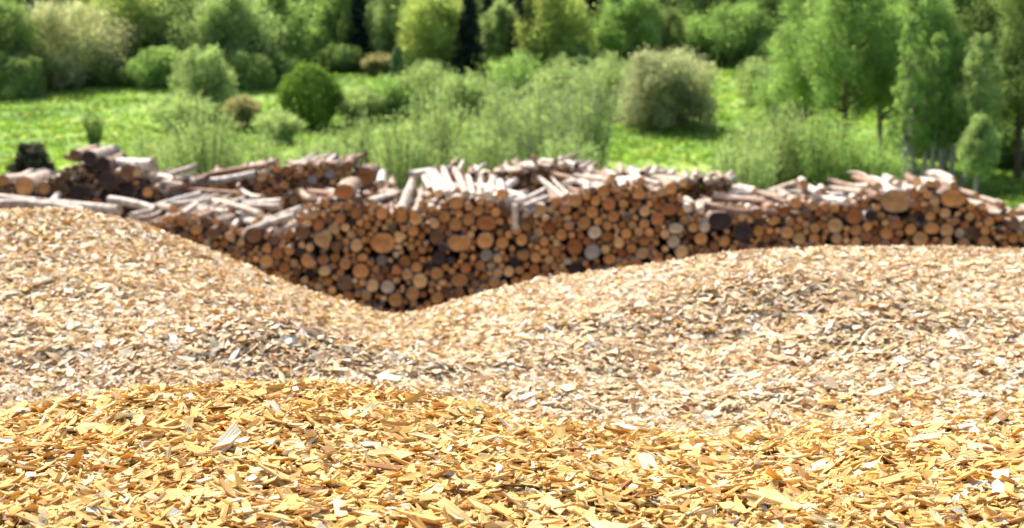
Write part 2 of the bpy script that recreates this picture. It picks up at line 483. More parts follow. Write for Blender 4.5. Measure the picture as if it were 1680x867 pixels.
# ------------------------------------------------------------------ logs
END_T = {'orange': (0.74, 0.36, 0.125), 'tan': (0.80, 0.48, 0.21), 'reddish': (0.52, 0.21, 0.075), 'pale': (0.68, 0.54, 0.38),
         'grey': (0.42, 0.36, 0.31), 'brown': (0.26, 0.14, 0.07), 'dark': (0.07, 0.05, 0.045)}
BARK_T = [(0.46, 0.36, 0.29), (0.38, 0.26, 0.18), (0.54, 0.46, 0.39), (0.28, 0.16, 0.10), (0.60, 0.53, 0.46), (0.22, 0.13, 0.09)]
BARK_LIT = [(0.52, 0.44, 0.37), (0.60, 0.53, 0.46), (0.42, 0.33, 0.26)]  # paler bark for loose top logs, sunlight put into the colour
ROUND, OVAL, HEART, SPLITL, ODD = range(5)
SEG = 18
def outline(shape, r, k=SEG):
    """polar outline of the section"""
    th = np.arange(k) * 2 * np.pi / k
    a0 = rng.uniform(0, 6.28)
    f = 1 + 0.035 * np.cos(2 * th + a0) + rng.normal(0, 0.018, k)
    if shape == OVAL: f = f * (1 + 0.14 * np.cos(2 * th))
    if shape == HEART: f = f * (1.02 - 0.34 * np.exp(-((th - np.pi / 2) / 0.36) ** 2) + 0.12 * np.cos(2 * th) - 0.10 * np.sin(th) * 0)
    if shape == SPLITL: f = f * np.minimum(1, 0.45 / np.maximum(0.05, np.cos(th - a0)))
    if shape == ODD: f = f * (1 + 0.16 * np.cos(3 * th + a0) + 0.07 * np.cos(5 * th))
    return th, f * r

def log_arrays(p0, p1, r, tone, bark, shape=ROUND, taper=0.86):
    """bark body (with far cap) and the sawn near face as separate arrays, world space"""
    p0 = np.array(p0, float); p1 = np.array(p1, float)
    ax = p1 - p0; Ln = np.linalg.norm(ax); ax /= Ln
    s = np.cross(ax, (0, 0, 1)); s /= np.linalg.norm(s); u = np.cross(s, ax)
    th, rad = outline(shape, r)
    rings = 5
    bow = rng.normal(0, 0.02) * Ln
    V = []
    for i in range(rings):
        t = i / (rings - 1)
        c = p0 + ax * Ln * t + u * bow * math.sin(math.pi * t)
        rr = rad * (1 + (taper - 1) * t) * (1 + rng.normal(0, 0.012, SEG))
        V.append(c + (s[None] * np.cos(th)[:, None] + u[None] * np.sin(th)[:, None]) * rr[:, None])
    V = np.concatenate(V)
    loops, starts = [], []
    for i in range(rings - 1):
        for j in range(SEG):
            k = (j + 1) % SEG
            starts.append(len(loops)); loops += [i * SEG + j, (i + 1) * SEG + j, (i + 1) * SEG + k, i * SEG + k]
    starts.append(len(loops)); loops += [(rings - 1) * SEG + j for j in range(SEG)]
    body = (V, np.array(loops), np.array(starts), np.tile(np.clip(bark, 0, 0.9), (len(starts), 1)), np.zeros((len(loops), 2)))
    body[3][-1] = tone
    # sawn face: rim slightly proud of the bark tube, centre a hair further
    face = []
    for rr, off in ((1.0, 0.0), (0.93, -0.004), (0.5, -0.006)):
        face.append(p0 + ax * off + (s[None] * np.cos(th)[:, None] + u[None] * np.sin(th)[:, None]) * (rad * rr)[:, None])
    FV = np.concatenate(face)
    fl, fs, fu, fc = [], [], [], []
    uvr = [np.stack([np.cos(th), np.sin(th)], -1) * q for q in (1.0, 0.93, 0.5)]
    tone = np.array(tone) * rng.uniform(0.7, 1.12)
    for i in range(2):
        for j in range(SEG):
            k = (j + 1) % SEG
            fs.append(len(fl)); fl += [i * SEG + j, i * SEG + k, (i + 1) * SEG + k, (i + 1) * SEG + j]
            fu += [uvr[i][j], uvr[i][k], uvr[i + 1][k], uvr[i + 1][j]]
            fc.append(np.array(bark) * 0.55 if i == 0 else tone)
    fs.append(len(fl)); fl += [2 * SEG + j for j in range(SEG)]; fu += [uvr[2][j] for j in range(SEG)]
    fc.append(tone * rng.uniform(0.8, 1.05))
    end = (FV, np.array(fl), np.array(fs), np.clip(np.array(fc), 0.01, 0.9), np.array(fu))
    return body, end

LOGS = []      # dicts
def add_log(p0, p1, r, tone, shape=ROUND, bark=None, stack='', name=None, pp=None, taper=0.86):
    if bark is None:
        bark = np.array(random.choice(BARK_T)) * rng.uniform(0.8, 1.1)
    LOGS.append(dict(p0=Vector(p0), p1=Vector(p1), r=r, tone=tone, shape=shape, bark=bark, stack=stack, name=name, taper=taper))

CREST = K[-1][1]
crest_px = [-400, -100, 0, 90, 180, 250, 330, 420, 500, 580, 635, 690, 760, 880, 1000, 1120, 1240, 1400, 1540, 1680, 2100]
crest_row = [352, 348, 346, 343, 358, 382, 412, 448, 476, 497, 510, 503, 484, 460, 442, 428, 415, 408, 405, 410, 420]

def pack(stack, Y, contour, marks, px0, px1, rmu, rsig, rmin, rmax, length, tones, tone_w, zfloor=0.0, fill=True, drop=8):
    """logs dropped one after another into a pile seen end-on; marks are logs with a known place"""
    S = Y / F_                          # metres per photo pixel at this distance
    contour = [(p, r + drop) for p, r in contour]
    cx = np.array([at(p, 400, Y).x for p, r in contour]); cz = np.array([at(p, r, Y).z for p, r in contour])
    x0, x1 = at(px0, 400, Y).x, at(px1, 400, Y).x
    X, Z, Rr, M = [], [], [], []
    todo = []
    for mk in marks:
        p = at(mk[0], mk[1], Y); todo.append((p.x, p.z, mk[2] * S, mk))
    def h_at(xq, r):
        if not X: return np.full(len(xq), zfloor + r)
        xa = np.array(X); za = np.array(Z); ra = np.array(Rr)
        sel = np.abs(xa - xq.mean()) < 1.2
        if not sel.any(): return np.full(len(xq), zfloor + r)
        xa, za, ra = xa[sel], za[sel], ra[sel]
        D = np.abs(xq[:, None] - xa[None]); T = (r + ra)[None]
        hh = np.where(D < T, za[None] + np.sqrt(np.maximum(T * T - D * D, 0)), zfloor + r)
        return np.maximum(hh.max(1), zfloor + r)
    rej = 0
    def radius():
        return float(np.clip(rng.lognormal(math.log(rmu), rsig), rmin, rmax)) * S
    while rej < 160 and len(X) < 2500:
        r = radius()
        best = None
        for _ in range(3):
            q = rng.uniform(x0, x1)
            xq = np.clip(q + np.linspace(-0.22, 0.22, 45), x0, x1)
            hh = h_at(xq, r)
            i = int(np.argmin(hh))
            lim = np.interp(xq[i], cx, cz)
            if hh[i] + r * 0.6 > lim: continue
            sc = hh[i] - lim * 0.3
            if best is None or sc < best[0]: best = (sc, xq[i], hh[i])
        if best is None:
            rej += 1; continue
        rej = 0
        r *= 0.955; X.append(best[1]); Z.append(best[2]); Rr.append(r); M.append(None)
        for t in list(todo):
            if abs(t[0] - best[1]) < 0.5 + t[2]:
                h = float(h_at(np.array([t[0]]), t[2])[0])
                if h >= t[1] - 0.03:
                    X.append(t[0]); Z.append(max(h - 0.0, t[1])); Rr.append(t[2]); M.append(t[3]); todo.remove(t)
    for t in todo:
        h = float(h_at(np.array([t[0]]), t[2])[0])
        X.append(t[0]); Z.append(h); Rr.append(t[2]); M.append(t[3])
    if fill:                            # thin logs wedged into the gaps
        xa, za, ra = np.array(X), np.array(Z), np.array(Rr)
        for _ in range(6500):
            x = rng.uniform(x0, x1); z = rng.uniform(zfloor, np.interp(x, cx, cz))
            dd = np.hypot(xa - x, za - z) - ra
            r = dd.min()
            if r > 2.9 * S:
                r = min(r, 6 * S) * 0.96
                X.append(x); Z.append(z); Rr.append(r); M.append(None)
                xa, za, ra = np.append(xa, x), np.append(za, z), np.append(ra, r)
    for x, z, r, m in zip(X, Z, Rr, M):
        dep = rng.normal(0, 0.07) if m is None else rng.normal(-0.03, 0.04)
        y = Y + dep + 0.1
        p0 = (x * (y / Y), y, CAM_Z + (z - CAM_Z) * (y / Y))
        Ln = length * rng.uniform(0.9, 1.06)
        top = np.interp(x, cx, cz) - z < 0.2 + r
        if m is not None: top = False; 
        if not top and np.interp(x, cx, cz) - z > 0.3 + r: Ln *= 1.65
        elif r > 8 * S: Ln *= 0.6
        p1 = (p0[0] + float(np.clip(rng.normal(0, 0.22 if top else 0.03), -0.35, 0.35)), y + Ln, p0[2] + (rng.normal(-0.04, 0.06) if top else rng.normal(0, 0.015)))
        if m is None:
            tone = random.choices(tones, tone_w)[0]; shape = random.choices([ROUND, OVAL, SPLITL, ODD], [80, 9, 3, 5])[0]; nm = None
        else:
            tone, shape, nm = m[3], m[4], m[5]
        add_log(p0, p1, r, tone, shape, stack=stack, name=nm)
    return

TN = ['orange', 'tan', 'reddish', 'pale', 'grey', 'brown', 'dark']
TW = [50, 20, 16, 1.5, 0.6, 10, 3]
O_, T_, D_, P_, G_, B_, K_ = TN
front_marks = [
 (628, 405, 20, 'orange', OVAL, 'big cracked oval tan log end in the middle of the front stack'),
 (656, 397, 10, 'tan', ODD, None),
 (753, 404, 17, 'orange', HEART, 'heart-shaped double log end of two grown-together stems'),
 (796, 402, 14, 'orange', ROUND, 'broad bright orange log end right of the heart-shaped one'),
 (798, 371, 15, 'reddish', OVAL, 'dark reddish oval log end above the broad bright orange one'),
 (585, 403, 11, 'tan', ROUND, 'pale tan round log end left of the big cracked oval one'),
 (592, 448, 14, 'orange', ROUND, 'wide brownish log end low in the stack left of the dip'),
 (611, 469, 11, 'tan', ROUND, 'tan log end left of the pale disc above the dip'),
 (636, 471, 12, 'pale', ROUND, 'pale disc-like log end just above the dip of the chips'),
 (668, 451, 10, 'tan', ROUND, 'round tan log end up-right of the pale disc above the dip'),
 (689, 461, 13, 'tan', ROUND, 'large tan log end right of and above the dip'),
 (649, 493, 12, 'orange', ROUND, 'lowest large orange log end in the dip of the chips'),
 (677, 486, 12, 'orange', ROUND, 'orange log end low in the dip beside the lowest large one'),
 (754, 465, 13, 'orange', OVAL, 'orange-brown oval log end resting low right of the dip'),
 (565, 318, 15, 'reddish', OVAL, 'wide reddish oval log end on the crest of the front stack'),
 (659, 355, 11, 'orange', ROUND, None), (749, 341, 12, 'orange', ROUND, None), (495, 383, 12, 'brown', ROUND, None),
 (530, 394, 15, 'tan', ODD, 'three-cornered yellowish log end with a torn outline'),
 (552, 408, 10, 'brown', ODD, None), (507, 428, 14, 'orange', SPLITL, 'half-split log end with one flat side'),
 (416, 386, 14, 'brown', ROUND, 'brown weathered log end under the leaning bright poles'),
 (717, 391, 12, 'brown', ROUND, None), (566, 478, 13, 'brown', ROUND, None), (566, 438, 10, 'orange', ROUND, None),
 (823, 324, 9, 'orange', ROUND, None), (856, 394, 10, 'orange', ROUND, None), (824, 399, 11, 'orange', ROUND, None),
 (921, 387, 10, 'orange', ROUND, 'round bright orange log end between small ones'),
 (943, 406, 14, 'reddish', ROUND, 'large reddish log end left of the bluish-grey one'),
 (972, 414, 13, 'grey', ROUND, 'bluish-grey weathered log end with an orange rim'),
 (835, 446, 9, 'tan', ROUND, None), (879, 423, 9, 'orange', ROUND, None),
 (1109, 378, 11, 'pale', OVAL, 'pale oval log end, upper of a pair'),
 (1105, 404, 11, 'pale', ROUND, 'pale round log end, lower of a pair'),
 (1054, 421, 11, 'tan', OVAL, 'slanted oval tan log end touching the chips'),
 (1182, 362, 18, 'dark', OVAL, 'very dark thick log end under the cross-laid pale poles'),
 (1219, 380, 16, 'dark', ROUND, 'second blackish thick log end, lower right of the first'),
 (1101, 314, 10, 'orange', ROUND, 'bright orange log end high at the stack shoulder'),
 (1051, 318, 8, 'orange', ROUND, None), (996, 380, 8, 'orange', ROUND, None), (977, 344, 9, 'orange', ROUND, None),
 (1023, 335, 8, 'orange', ROUND, None), (1058, 347, 9, 'tan', ROUND, None), (1156, 381, 9, 'pale', ROUND, None), (1091, 390, 8, 'tan', ROUND, None),
 (1470, 330, 23, 'tan', OVAL, 'largest tan oval log end under the hump of the stack'),
 (1564, 334, 19, 'orange', OVAL, 'big orange-brown log end at the upper right shoulder of the stack'),
 (1370, 376, 13, 'tan', ROUND, 'round tan log end beside the dark reddish one'),
 (1401, 371, 14, 'reddish', ROUND, 'dark reddish round log end beside the tan one'),
 (1553, 378, 12, 'tan', ROUND, 'bright round log end below the big orange-brown one'),
 (1510, 393, 13, 'tan', ROUND, 'wide tan log end just above the chip crest'),
 (1494, 380, 10, 'orange', ROUND, None), (1266, 353, 10, 'orange', ROUND, None), (1306, 333, 10, 'orange', ROUND, None),
 (1526, 366, 9, 'orange', ROUND, None), (1373, 397, 9, 'tan', ROUND, None), (1337, 386, 8, 'orange', ROUND, None),
 (1616, 386, 8, 'orange', ROUND, None), (1638, 384, 10, 'orange', ROUND, None), (1663, 391, 9, 'orange', ROUND, None), (1623, 367, 9, 'orange', ROUND, None),
]
YF = 18.5
front_top = [(170, 385), (260, 352), (300, 340), (340, 345), (400, 372), (470, 372), (500, 330), (560, 306), (610, 318), (660, 345), (700, 322), (760, 318), (820, 316),
             (850, 352), (880, 326), (940, 306), (1000, 292), (1070, 300), (1110, 304), (1130, 345), (1200, 345), (1250, 335), (1290, 322), (1330, 324), (1400, 322), (1440, 306), (1500, 300),
             (1570, 310), (1600, 330), (1640, 350), (1760, 362), (1900, 375)]
pack('front', YF, front_top, front_marks, 150, 1850, 6.4, 0.34, 3.6, 12, 2.1, TN, TW)
back_left_marks = [(599, 291, 16, 'reddish', ROUND, 'reddish round log end at the right corner of the back left stack'), (572, 272, 8, 'reddish', ROUND, None)]
pack('back left', 23.5, [(230, 330), (300, 300), (330, 290), (400, 278), (470, 272), (560, 272), (610, 280), (625, 320), (700, 345)], back_left_marks,
     235, 690, 6.0, 0.3, 3.6, 10, 1.5, TN, [34, 16, 20, 2, 1, 22, 6], zfloor=0.9, drop=-2)
back_mid_marks = [(904, 292, 12, 'brown', OVAL, 'brown oval log end under the jumbled top of the back stack'), (973, 290, 8, 'brown', ROUND, None)]
pack('back middle', 22.8, [(690, 320), (720, 290), (740, 278), (800, 280), (860, 272), (920, 266), (960, 280), (1000, 288), (1110, 290), (1150, 288), (1195, 300), (1215, 335)], back_mid_marks,
     700, 1212, 5.6, 0.3, 3.4, 9, 1.6, TN, [32, 14, 20, 2, 1, 26, 6], zfloor=0.9, drop=2)
far_left_marks = [(40, 306, 16, 'orange', ROUND, 'large bright orange log end at the left edge beside the dark stack'), (5, 307, 10, 'orange', ROUND, 'orange log end cut by the left border'),
                  (212, 299, 15, 'brown', ROUND, 'big brown log end under the thick pale log'), (148, 292, 13, 'dark', ROUND, None), (178, 306, 16, 'dark', ROUND, 'dark end of a thick log in the middle of the far left stack'),
                  (128, 316, 14, 'dark', ROUND, None), (125, 285, 10, 'brown', ROUND, None), (170, 278, 12, 'dark', ROUND, None)]
pack('far left', 22.0, [(-120, 300), (0, 292), (60, 292), (100, 280), (115, 266), (200, 268), (230, 275), (260, 300), (290, 330)], far_left_marks,
     -110, 290, 9.0, 0.35, 4.5, 15, 2.2, TN, [16, 8, 12, 2, 5, 30, 27], zfloor=0.9)

# loose logs laid across the stacks: (x0, y0, Y0, x1, y1, Y1, radius px, tone, label)
loose = [
 # far left, cross-laid poles behind the left chip heap
 (-60, 340, 20.2, 140, 348, 19.4, 8, 'brown', 'long grey-brown pole lying level behind the left chip heap'),
 (-30, 322, 20.6, 110, 336, 20.2, 7, 'tan', 'pale pole slanting down behind the left chip heap'),
 (68, 335, 20.2, 96, 320, 22.0, 7, 'tan', 'short pale pole leaning up behind the left chip heap'),
 (195, 345, 19.0, 60, 332, 20.2, 8, 'pale', 'pale-ended pole pointing right above the left chip heap'),
 (180, 328, 20.0, 255, 344, 19.4, 7, 'brown', 'brown pole sloping right towards the front stack'),
 (215, 354, 18.6, 262, 342, 19.6, 5, 'pale', 'short white pole at the left foot of the front stack'),
 (225, 359, 18.5, 270, 345, 19.4, 5, 'pale', 'second short white pole at the left foot of the front stack'),
 (120, 340, 19.9, 10, 333, 20.6, 7, 'brown', 'brown pole half covered by pale ones behind the left heap'),
 (250, 272, 22.0, 186, 269, 22.6, 10, 'pale', 'thick pale barkless log lying on the far left stack'),
 (200, 258, 23.0, 122, 262, 22.6, 5, 'tan', 'thin pale pole on top of the far left stack'),
 (160, 262, 22.2, 108, 258, 22.8, 5, 'brown', 'thin brown pole at the top left corner of the far left stack'),
 (225, 284, 21.8, 258, 296, 22.6, 7, 'tan', 'short slanting log at the right end of the far left stack'),
 (262, 290, 22.4, 285, 296, 22.0, 6, 'tan', None), (270, 300, 22.0, 300, 304, 21.8, 5, 'tan', None), (275, 310, 21.6, 305, 306, 21.9, 5, 'pale', None),
 # back left stack
 (455, 264, 22.8, 375, 286, 23.8, 5, 'tan', 'long pale pole jutting up to the right off the back left stack'),
 (440, 272, 22.9, 330, 290, 23.8, 5, 'tan', 'pale pole below the jutting one on the back left stack'),
 (555, 270, 23.2, 500, 268, 24.4, 5, 'pale', None), (420, 285, 22.9, 310, 300, 23.4, 6, 'brown', None), (505, 270, 23.4, 470, 266, 24.8, 4, 'tan', None),
 (340, 292, 23.2, 300, 304, 23.6, 6, 'brown', None),
 # poles on the left part of the front stack
 (428, 352, 18.9, 330, 326, 20.6, 6, 'pale', 'pale pole lying across the left end of the front stack'),
 (462, 331, 19.8, 372, 336, 20.4, 6, 'tan', 'level pale pole above the leaning bright poles'),
 (460, 340, 19.2, 350, 346, 20.0, 6, 'pale', 'level pale pole just above the leaning bright poles'),
 (496, 342, 18.5, 418, 372, 18.9, 6, 'pale', 'uppermost of the bright poles leaning on the front stack'),
 (484, 354, 18.5, 404, 380, 18.8, 6, 'pale', 'second of the bright poles leaning on the front stack'),
 (486, 368, 18.4, 448, 386, 18.6, 5, 'pale', 'lowest short bright pole leaning on the front stack'),
 (330, 318, 20.2, 250, 340, 20.0, 5, 'tan', None), (360, 322, 20.4, 290, 330, 20.8, 5, 'pale', None), (345, 330, 19.8, 280, 336, 20.0, 6, 'pale', None),
 (400, 330, 20.3, 320, 342, 19.6, 6, 'tan', None), (420, 366, 18.8, 385, 350, 20.0, 7, 'tan', None), (390, 318, 21.4, 310, 312, 21.8, 5, 'tan', None),
 (430, 324, 21.0, 395, 312, 22.0, 5, 'tan', None),
 # white logs pointing at the viewer in the middle
 (658, 346, 18.3, 678, 296, 20.0, 8, 'orange', 'thick white-lit log pointing at the viewer, leftmost of the two'),
 (678, 350, 18.3, 694, 306, 19.6, 6, 'orange', 'thinner white-lit log pointing at the viewer beside the thick one'),
 (625, 303, 22.0, 628, 284, 23.2, 8, 'pale', 'stubby white log standing out between the back stacks'),
 (655, 322, 19.6, 622, 318, 20.4, 7, 'pale', 'short white log lying level left of the thick white-lit log'),
 (600, 322, 19.4, 585, 316, 20.6, 6, 'pale', None),
 (640, 306, 20.8, 645, 292, 21.8, 6, 'tan', None),
 (720, 318, 18.9, 703, 285, 20.6, 7, 'tan', 'left one of the fan of white-lit logs'),
 (735, 318, 18.9, 712, 280, 20.8, 6, 'pale', 'second from the left in the fan of white-lit logs'),
 (742, 314, 19.0, 727, 276, 21.0, 7, 'pale', 'third from the left in the fan of white-lit logs'),
 (765, 320, 18.7, 745, 278, 20.8, 7, 'pale', 'middle one of the fan of white-lit logs'),
 (776, 322, 18.7, 766, 290, 20.2, 5, 'pale', 'thin one right of the middle in the fan of white-lit logs'),
 (786, 324, 18.7, 790, 290, 20.2, 6, 'tan', 'second from the right in the fan of white-lit logs'),
 (800, 322, 18.7, 812, 294, 20.2, 8, 'pale', 'rightmost thick one in the fan of white-lit logs'),
 (706, 312, 19.4, 696, 290, 20.6, 6, 'tan', None), (812, 326, 18.6, 826, 304, 19.8, 6, 'pale', None), (822, 306, 19.6, 806, 290, 20.8, 6, 'tan', None),
 (718, 280, 21.2, 674, 286, 21.6, 7, 'orange', 'white-lit log lying level behind the fan'),
 # poles leaning between front and back middle stack
 (842, 332, 18.3, 900, 308, 20.2, 5, 'pale', 'upper long white pole running down to the left in the notch'),
 (858, 340, 18.3, 905, 322, 19.4, 5, 'pale', 'lower long white pole running down to the left in the notch'),
 (845, 336, 18.2, 846, 374, 18.35, 5, 'grey', 'grey pole standing upright against the front stack'),
 (862, 352, 18.3, 880, 336, 19.0, 5, 'pale', 'short white pole below the long ones in the notch'),
 (920, 304, 20.0, 972, 294, 20.6, 5, 'pale', 'white pole lying on the shoulder of the front stack'),
 (905, 312, 19.8, 966, 302, 20.2, 5, 'tan', None), (950, 296, 20.6, 905, 286, 21.2, 5, 'pale', None), (968, 306, 19.2, 930, 300, 20.4, 6, 'pale', None),
 (932, 296, 21.0, 975, 282, 22.0, 4, 'tan', None), (868, 346, 18.5, 905, 330, 19.2, 5, 'tan', None),
 # cross-laid poles right of centre
 (1330, 327, 19.2, 1170, 322, 19.8, 6, 'pale', 'uppermost long pale pole lying level right of centre'),
 (1268, 336, 18.9, 1168, 328, 19.2, 6, 'pale', 'second long pale pole lying level right of centre'),
 (1272, 348, 18.5, 1155, 338, 18.8, 6, 'pale', 'third long pale pole lying level above the dark thick end'),
 (1240, 314, 20.0, 1205, 308, 21.0, 6, 'tan', None), (1325, 316, 19.8, 1195, 318, 20.2, 5, 'tan', None),
 (1128, 342, 18.3, 1120, 334, 19.6, 7, 'pale', 'short white-topped log end-on left of the dark thick end'),
 (1150, 346, 18.3, 1146, 336, 19.6, 6, 'pale', None),
 (1308, 300, 19.6, 1262, 314, 20.2, 5, 'tan', 'thin pole slanting up to the right near the dark wood'),
 (1318, 302, 19.3, 1314, 296, 21.0, 7, 'orange', None), (1348, 314, 19.3, 1346, 307, 20.8, 6, 'orange', None),
 (1445, 306, 19.4, 1358, 316, 19.9, 6, 'pale', 'long pale pole leading up to the hump of the stack'),
 (1435, 316, 19.0, 1340, 322, 19.6, 6, 'pale', 'pale pole under the one leading up to the hump'),
 (1390, 332, 18.5, 1330, 326, 19.2, 7, 'pale', 'pale mossy log lying level in the stack left of the hump'),
 (1466, 298, 18.9, 1452, 290, 20.4, 7, 'pale', 'white-topped log end at the left side of the hump top'),
 (1505, 298, 18.7, 1488, 289, 20.2, 7, 'tan', 'white-topped log end in the middle of the hump top'),
 (1525, 302, 18.5, 1516, 296, 20.2, 6, 'orange', None),
 (1565, 304, 18.6, 1538, 301, 19.6, 6, 'orange', 'white-topped log lying at the right side of the hump top'),
 (1602, 322, 18.3, 1545, 308, 19.0, 6, 'orange', 'pale log sloping down the right shoulder of the hump'),
 (1612, 338, 18.3, 1582, 330, 19.2, 6, 'orange', 'short pale log at the foot of the right shoulder'),
 (1645, 350, 18.4, 1585, 344, 19.2, 5, 'brown', 'long level pale log on the low right end of the stack'),
 (1514, 310, 18.3, 1498, 306, 19.4, 6, 'tan', None),
 (1700, 352, 18.6, 1670, 348, 19.6, 6, 'orange', None), (1660, 350, 18.6, 1650, 346, 20.0, 6, 'orange', None),
 # jumble on top of the back middle stack
 (745, 272, 22.6, 728, 282, 23.4, 5, 'brown', 'short brown stub sticking up at the left of the back middle stack'),
 (874, 254, 22.4, 880, 270, 22.9, 4, 'tan', 'splinter-like pole end sticking up from the jumble'),
]
for k in range(46):
    a = rng.uniform(0, 1)
    px = 860 + 105 * a + rng.normal(0, 6); row = np.interp(px, [850, 880, 920, 960, 990], [276, 268, 263, 275, 290]) + rng.uniform(0, 22)
    ln = rng.uniform(18, 42); sl = rng.normal(0, 0.22)
    loose.append((px, row, 22.4 + rng.uniform(0, .6), px - ln * random.choice([-1, 1]), row + ln * sl, 22.9 + rng.uniform(0, 1.2), rng.uniform(3, 5.5), random.choice(['pale', 'tan', 'brown']), None))
for k in range(40):
    px = rng.uniform(975, 1195); row = np.interp(px, [960, 1000, 1100, 1200], [284, 281, 288, 296]) + rng.uniform(-2, 8)
    if px < 1110: row += 2
    loose.append((px, row, 20.0 + rng.uniform(0, 1.2) + (2.2 if px > 1110 else 0), px + rng.normal(0, 12), row - rng.uniform(3, 9), 22.6 + (2.0 if px > 1110 else 0), rng.uniform(4, 6.5), random.choice(['pale', 'tan', 'brown']), None))
for k in range(70):
    px = rng.uniform(985, 1680) if k % 3 else rng.uniform(250, 850)
    row = np.interp(px, [p for p, r in front_top], [r for p, r in front_top]) + rng.uniform(-9, 6)
    a = rng.choice([0, 1]) ; ln = rng.uniform(10, 55)
    loose.append((px + ln * a, row + rng.uniform(-2, 4), 18.7 + rng.uniform(0, .5), px - ln * (1 - a), row - rng.uniform(4, 12), 19.6 + rng.uniform(0, .9), rng.uniform(4, 7.5), random.choice(['pale', 'tan', 'orange']), None))
for l in loose:
    x0_, y0_, Ya, x1_, y1_, Yb, rp, tone, nm = l
    a, b = at(x0_, y0_, Ya), at(x1_, y1_, Yb)
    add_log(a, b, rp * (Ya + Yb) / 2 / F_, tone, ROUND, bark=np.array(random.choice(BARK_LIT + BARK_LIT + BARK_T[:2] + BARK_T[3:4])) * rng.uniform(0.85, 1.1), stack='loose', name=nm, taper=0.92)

def project(p):
    v = Matrix.Rotation(-(math.pi / 2 - PITCH), 3, 'X') @ (Vector(p) - Vector((0, 0, CAM_Z)))
    return W_ / 2 + F_ * v.x / -v.z, H_ / 2 - F_ * v.y / -v.z

for L in LOGS:
    L['px'], L['py'] = project(L['p0'])
    L['qx'], L['qy'] = project(L['p1'])
    L['rp'] = L['r'] * F_ / L['p0'].y
    cr = np.interp(L['px'], crest_px, crest_row)
    L['vis'] = (-6 < L['px'] < 1686) and L['py'] + L['rp'] * 0.0 < cr
    if L['stack'] in ('back left', 'back middle', 'far left') and L['vis']:
        ft = np.interp(L['px'], [p for p, r in front_top], [r for p, r in front_top], left=345)
        L['vis'] = L['py'] < ft - 6
    L['size'] = L['rp'] * (1.5 if L['stack'] == 'loose' else 1.0)
vis = sorted([L for L in LOGS if L['vis']], key=lambda L: -(L['size'] + (100 if L['name'] else 0)))
solo, rest = vis[:298], vis[298:] + [L for L in LOGS if not L['vis']]
print('logs', len(LOGS), 'visible', len(vis))

# ---- labels: named logs keep theirs, the others are told by the named log they lie next to
short = {}
for L in solo:
    if L['name']: short[id(L)] = L['name']
SH = [  # short handles for references
 ('big cracked oval', 'big cracked oval log'), ('heart-shaped double', 'heart-shaped log'), ('broad bright orange', 'broad bright orange log'), ('dark reddish oval', 'dark reddish oval log'),
 ('pale disc-like', 'pale disc above the dip'), ('lowest large orange', 'lowest log in the dip'), ('wide reddish oval', 'wide reddish crest log'), ('three-cornered', 'three-cornered log'),
 ('half-split', 'half-split log'), ('brown weathered', 'brown log under leaning poles'), ('large reddish', 'large reddish log'), ('bluish-grey', 'bluish-grey log'),
 ('pale oval log end, upper', 'upper pale log of the pair'), ('slanted oval', 'slanted oval log'), ('very dark thick', 'very dark thick log'), ('second blackish', 'second blackish log'),
 ('bright orange log end high', 'bright orange shoulder log'), ('largest tan oval', 'largest oval log at the hump'), ('big orange-brown', 'big orange-brown shoulder log'),
 ('dark reddish round', 'dark reddish round log'), ('reddish round log end at the right', 'reddish corner log'), ('brown oval log end under the jumbled', 'brown oval log under the jumble'),
 ('large bright orange log end at the left', 'orange log by the left edge'), ('big brown log end under', 'big brown log under the pale one'), ('round bright orange', 'lone bright orange log'),
 ('wide brownish', 'wide brownish log left of the dip'), ('wide tan log end just', 'wide tan log above the crest'), ('orange-brown oval', 'orange-brown oval log right of the dip'), ('thick white-lit', 'thick white-lit log')]
refs = []
for L in solo:
    if L['name']:
        for k, s in SH:
            if L['name'].startswith(k): refs.append((L, s)); break
DIRS = ['right', 'upper right', 'above', 'upper left', 'left', 'lower left', 'below', 'lower right']
ORD = ['nearest', 'second nearest', 'third nearest', 'fourth nearest', 'fifth nearest', 'sixth nearest', 'seventh nearest', 'eighth nearest', 'ninth nearest', 'tenth nearest', 'eleventh nearest', 'twelfth nearest']
buckets = {}
for L in solo:
    if L['name']: continue
    rf, s = min(refs, key=lambda t: math.hypot(t[0]['px'] - L['px'], t[0]['py'] - L['py']) + (0 if t[0]['stack'] == L['stack'] or L['stack'] == 'loose' else 60))
    dx, dy = L['px'] - rf['px'], rf['py'] - L['py']
    k = int(round(math.degrees(math.atan2(dy, dx)) / 45)) % 8
    if L['stack'] == 'loose': kind = 'pale pole'
    else:
        kind = ('thick ' if L['rp'] > 11 else 'medium ' if L['rp'] > 8.2 else 'slim ') + {'dark': 'blackish', 'pale': 'pale'}.get(L['tone'], L['tone']) + ' log end'
    buckets.setdefault((kind, DIRS[k], s), []).append((math.hypot(dx, dy), L))
for (kind, dr, s), lst in buckets.items():
    lst.sort(key=lambda t: t[0])
    for i, (dd, L) in enumerate(lst):
        if dr in ('right', 'left'): ph = f'{dr} of'
        elif dr in ('above', 'below'): ph = dr
        else: ph = dr.replace('upper ', 'up-').replace('lower ', 'down-') + ' of'
        pre = '' if len(lst) == 1 else ORD[min(i, 11)] + ' '
        L['name'] = f'{pre}{kind} {ph} the {s}'

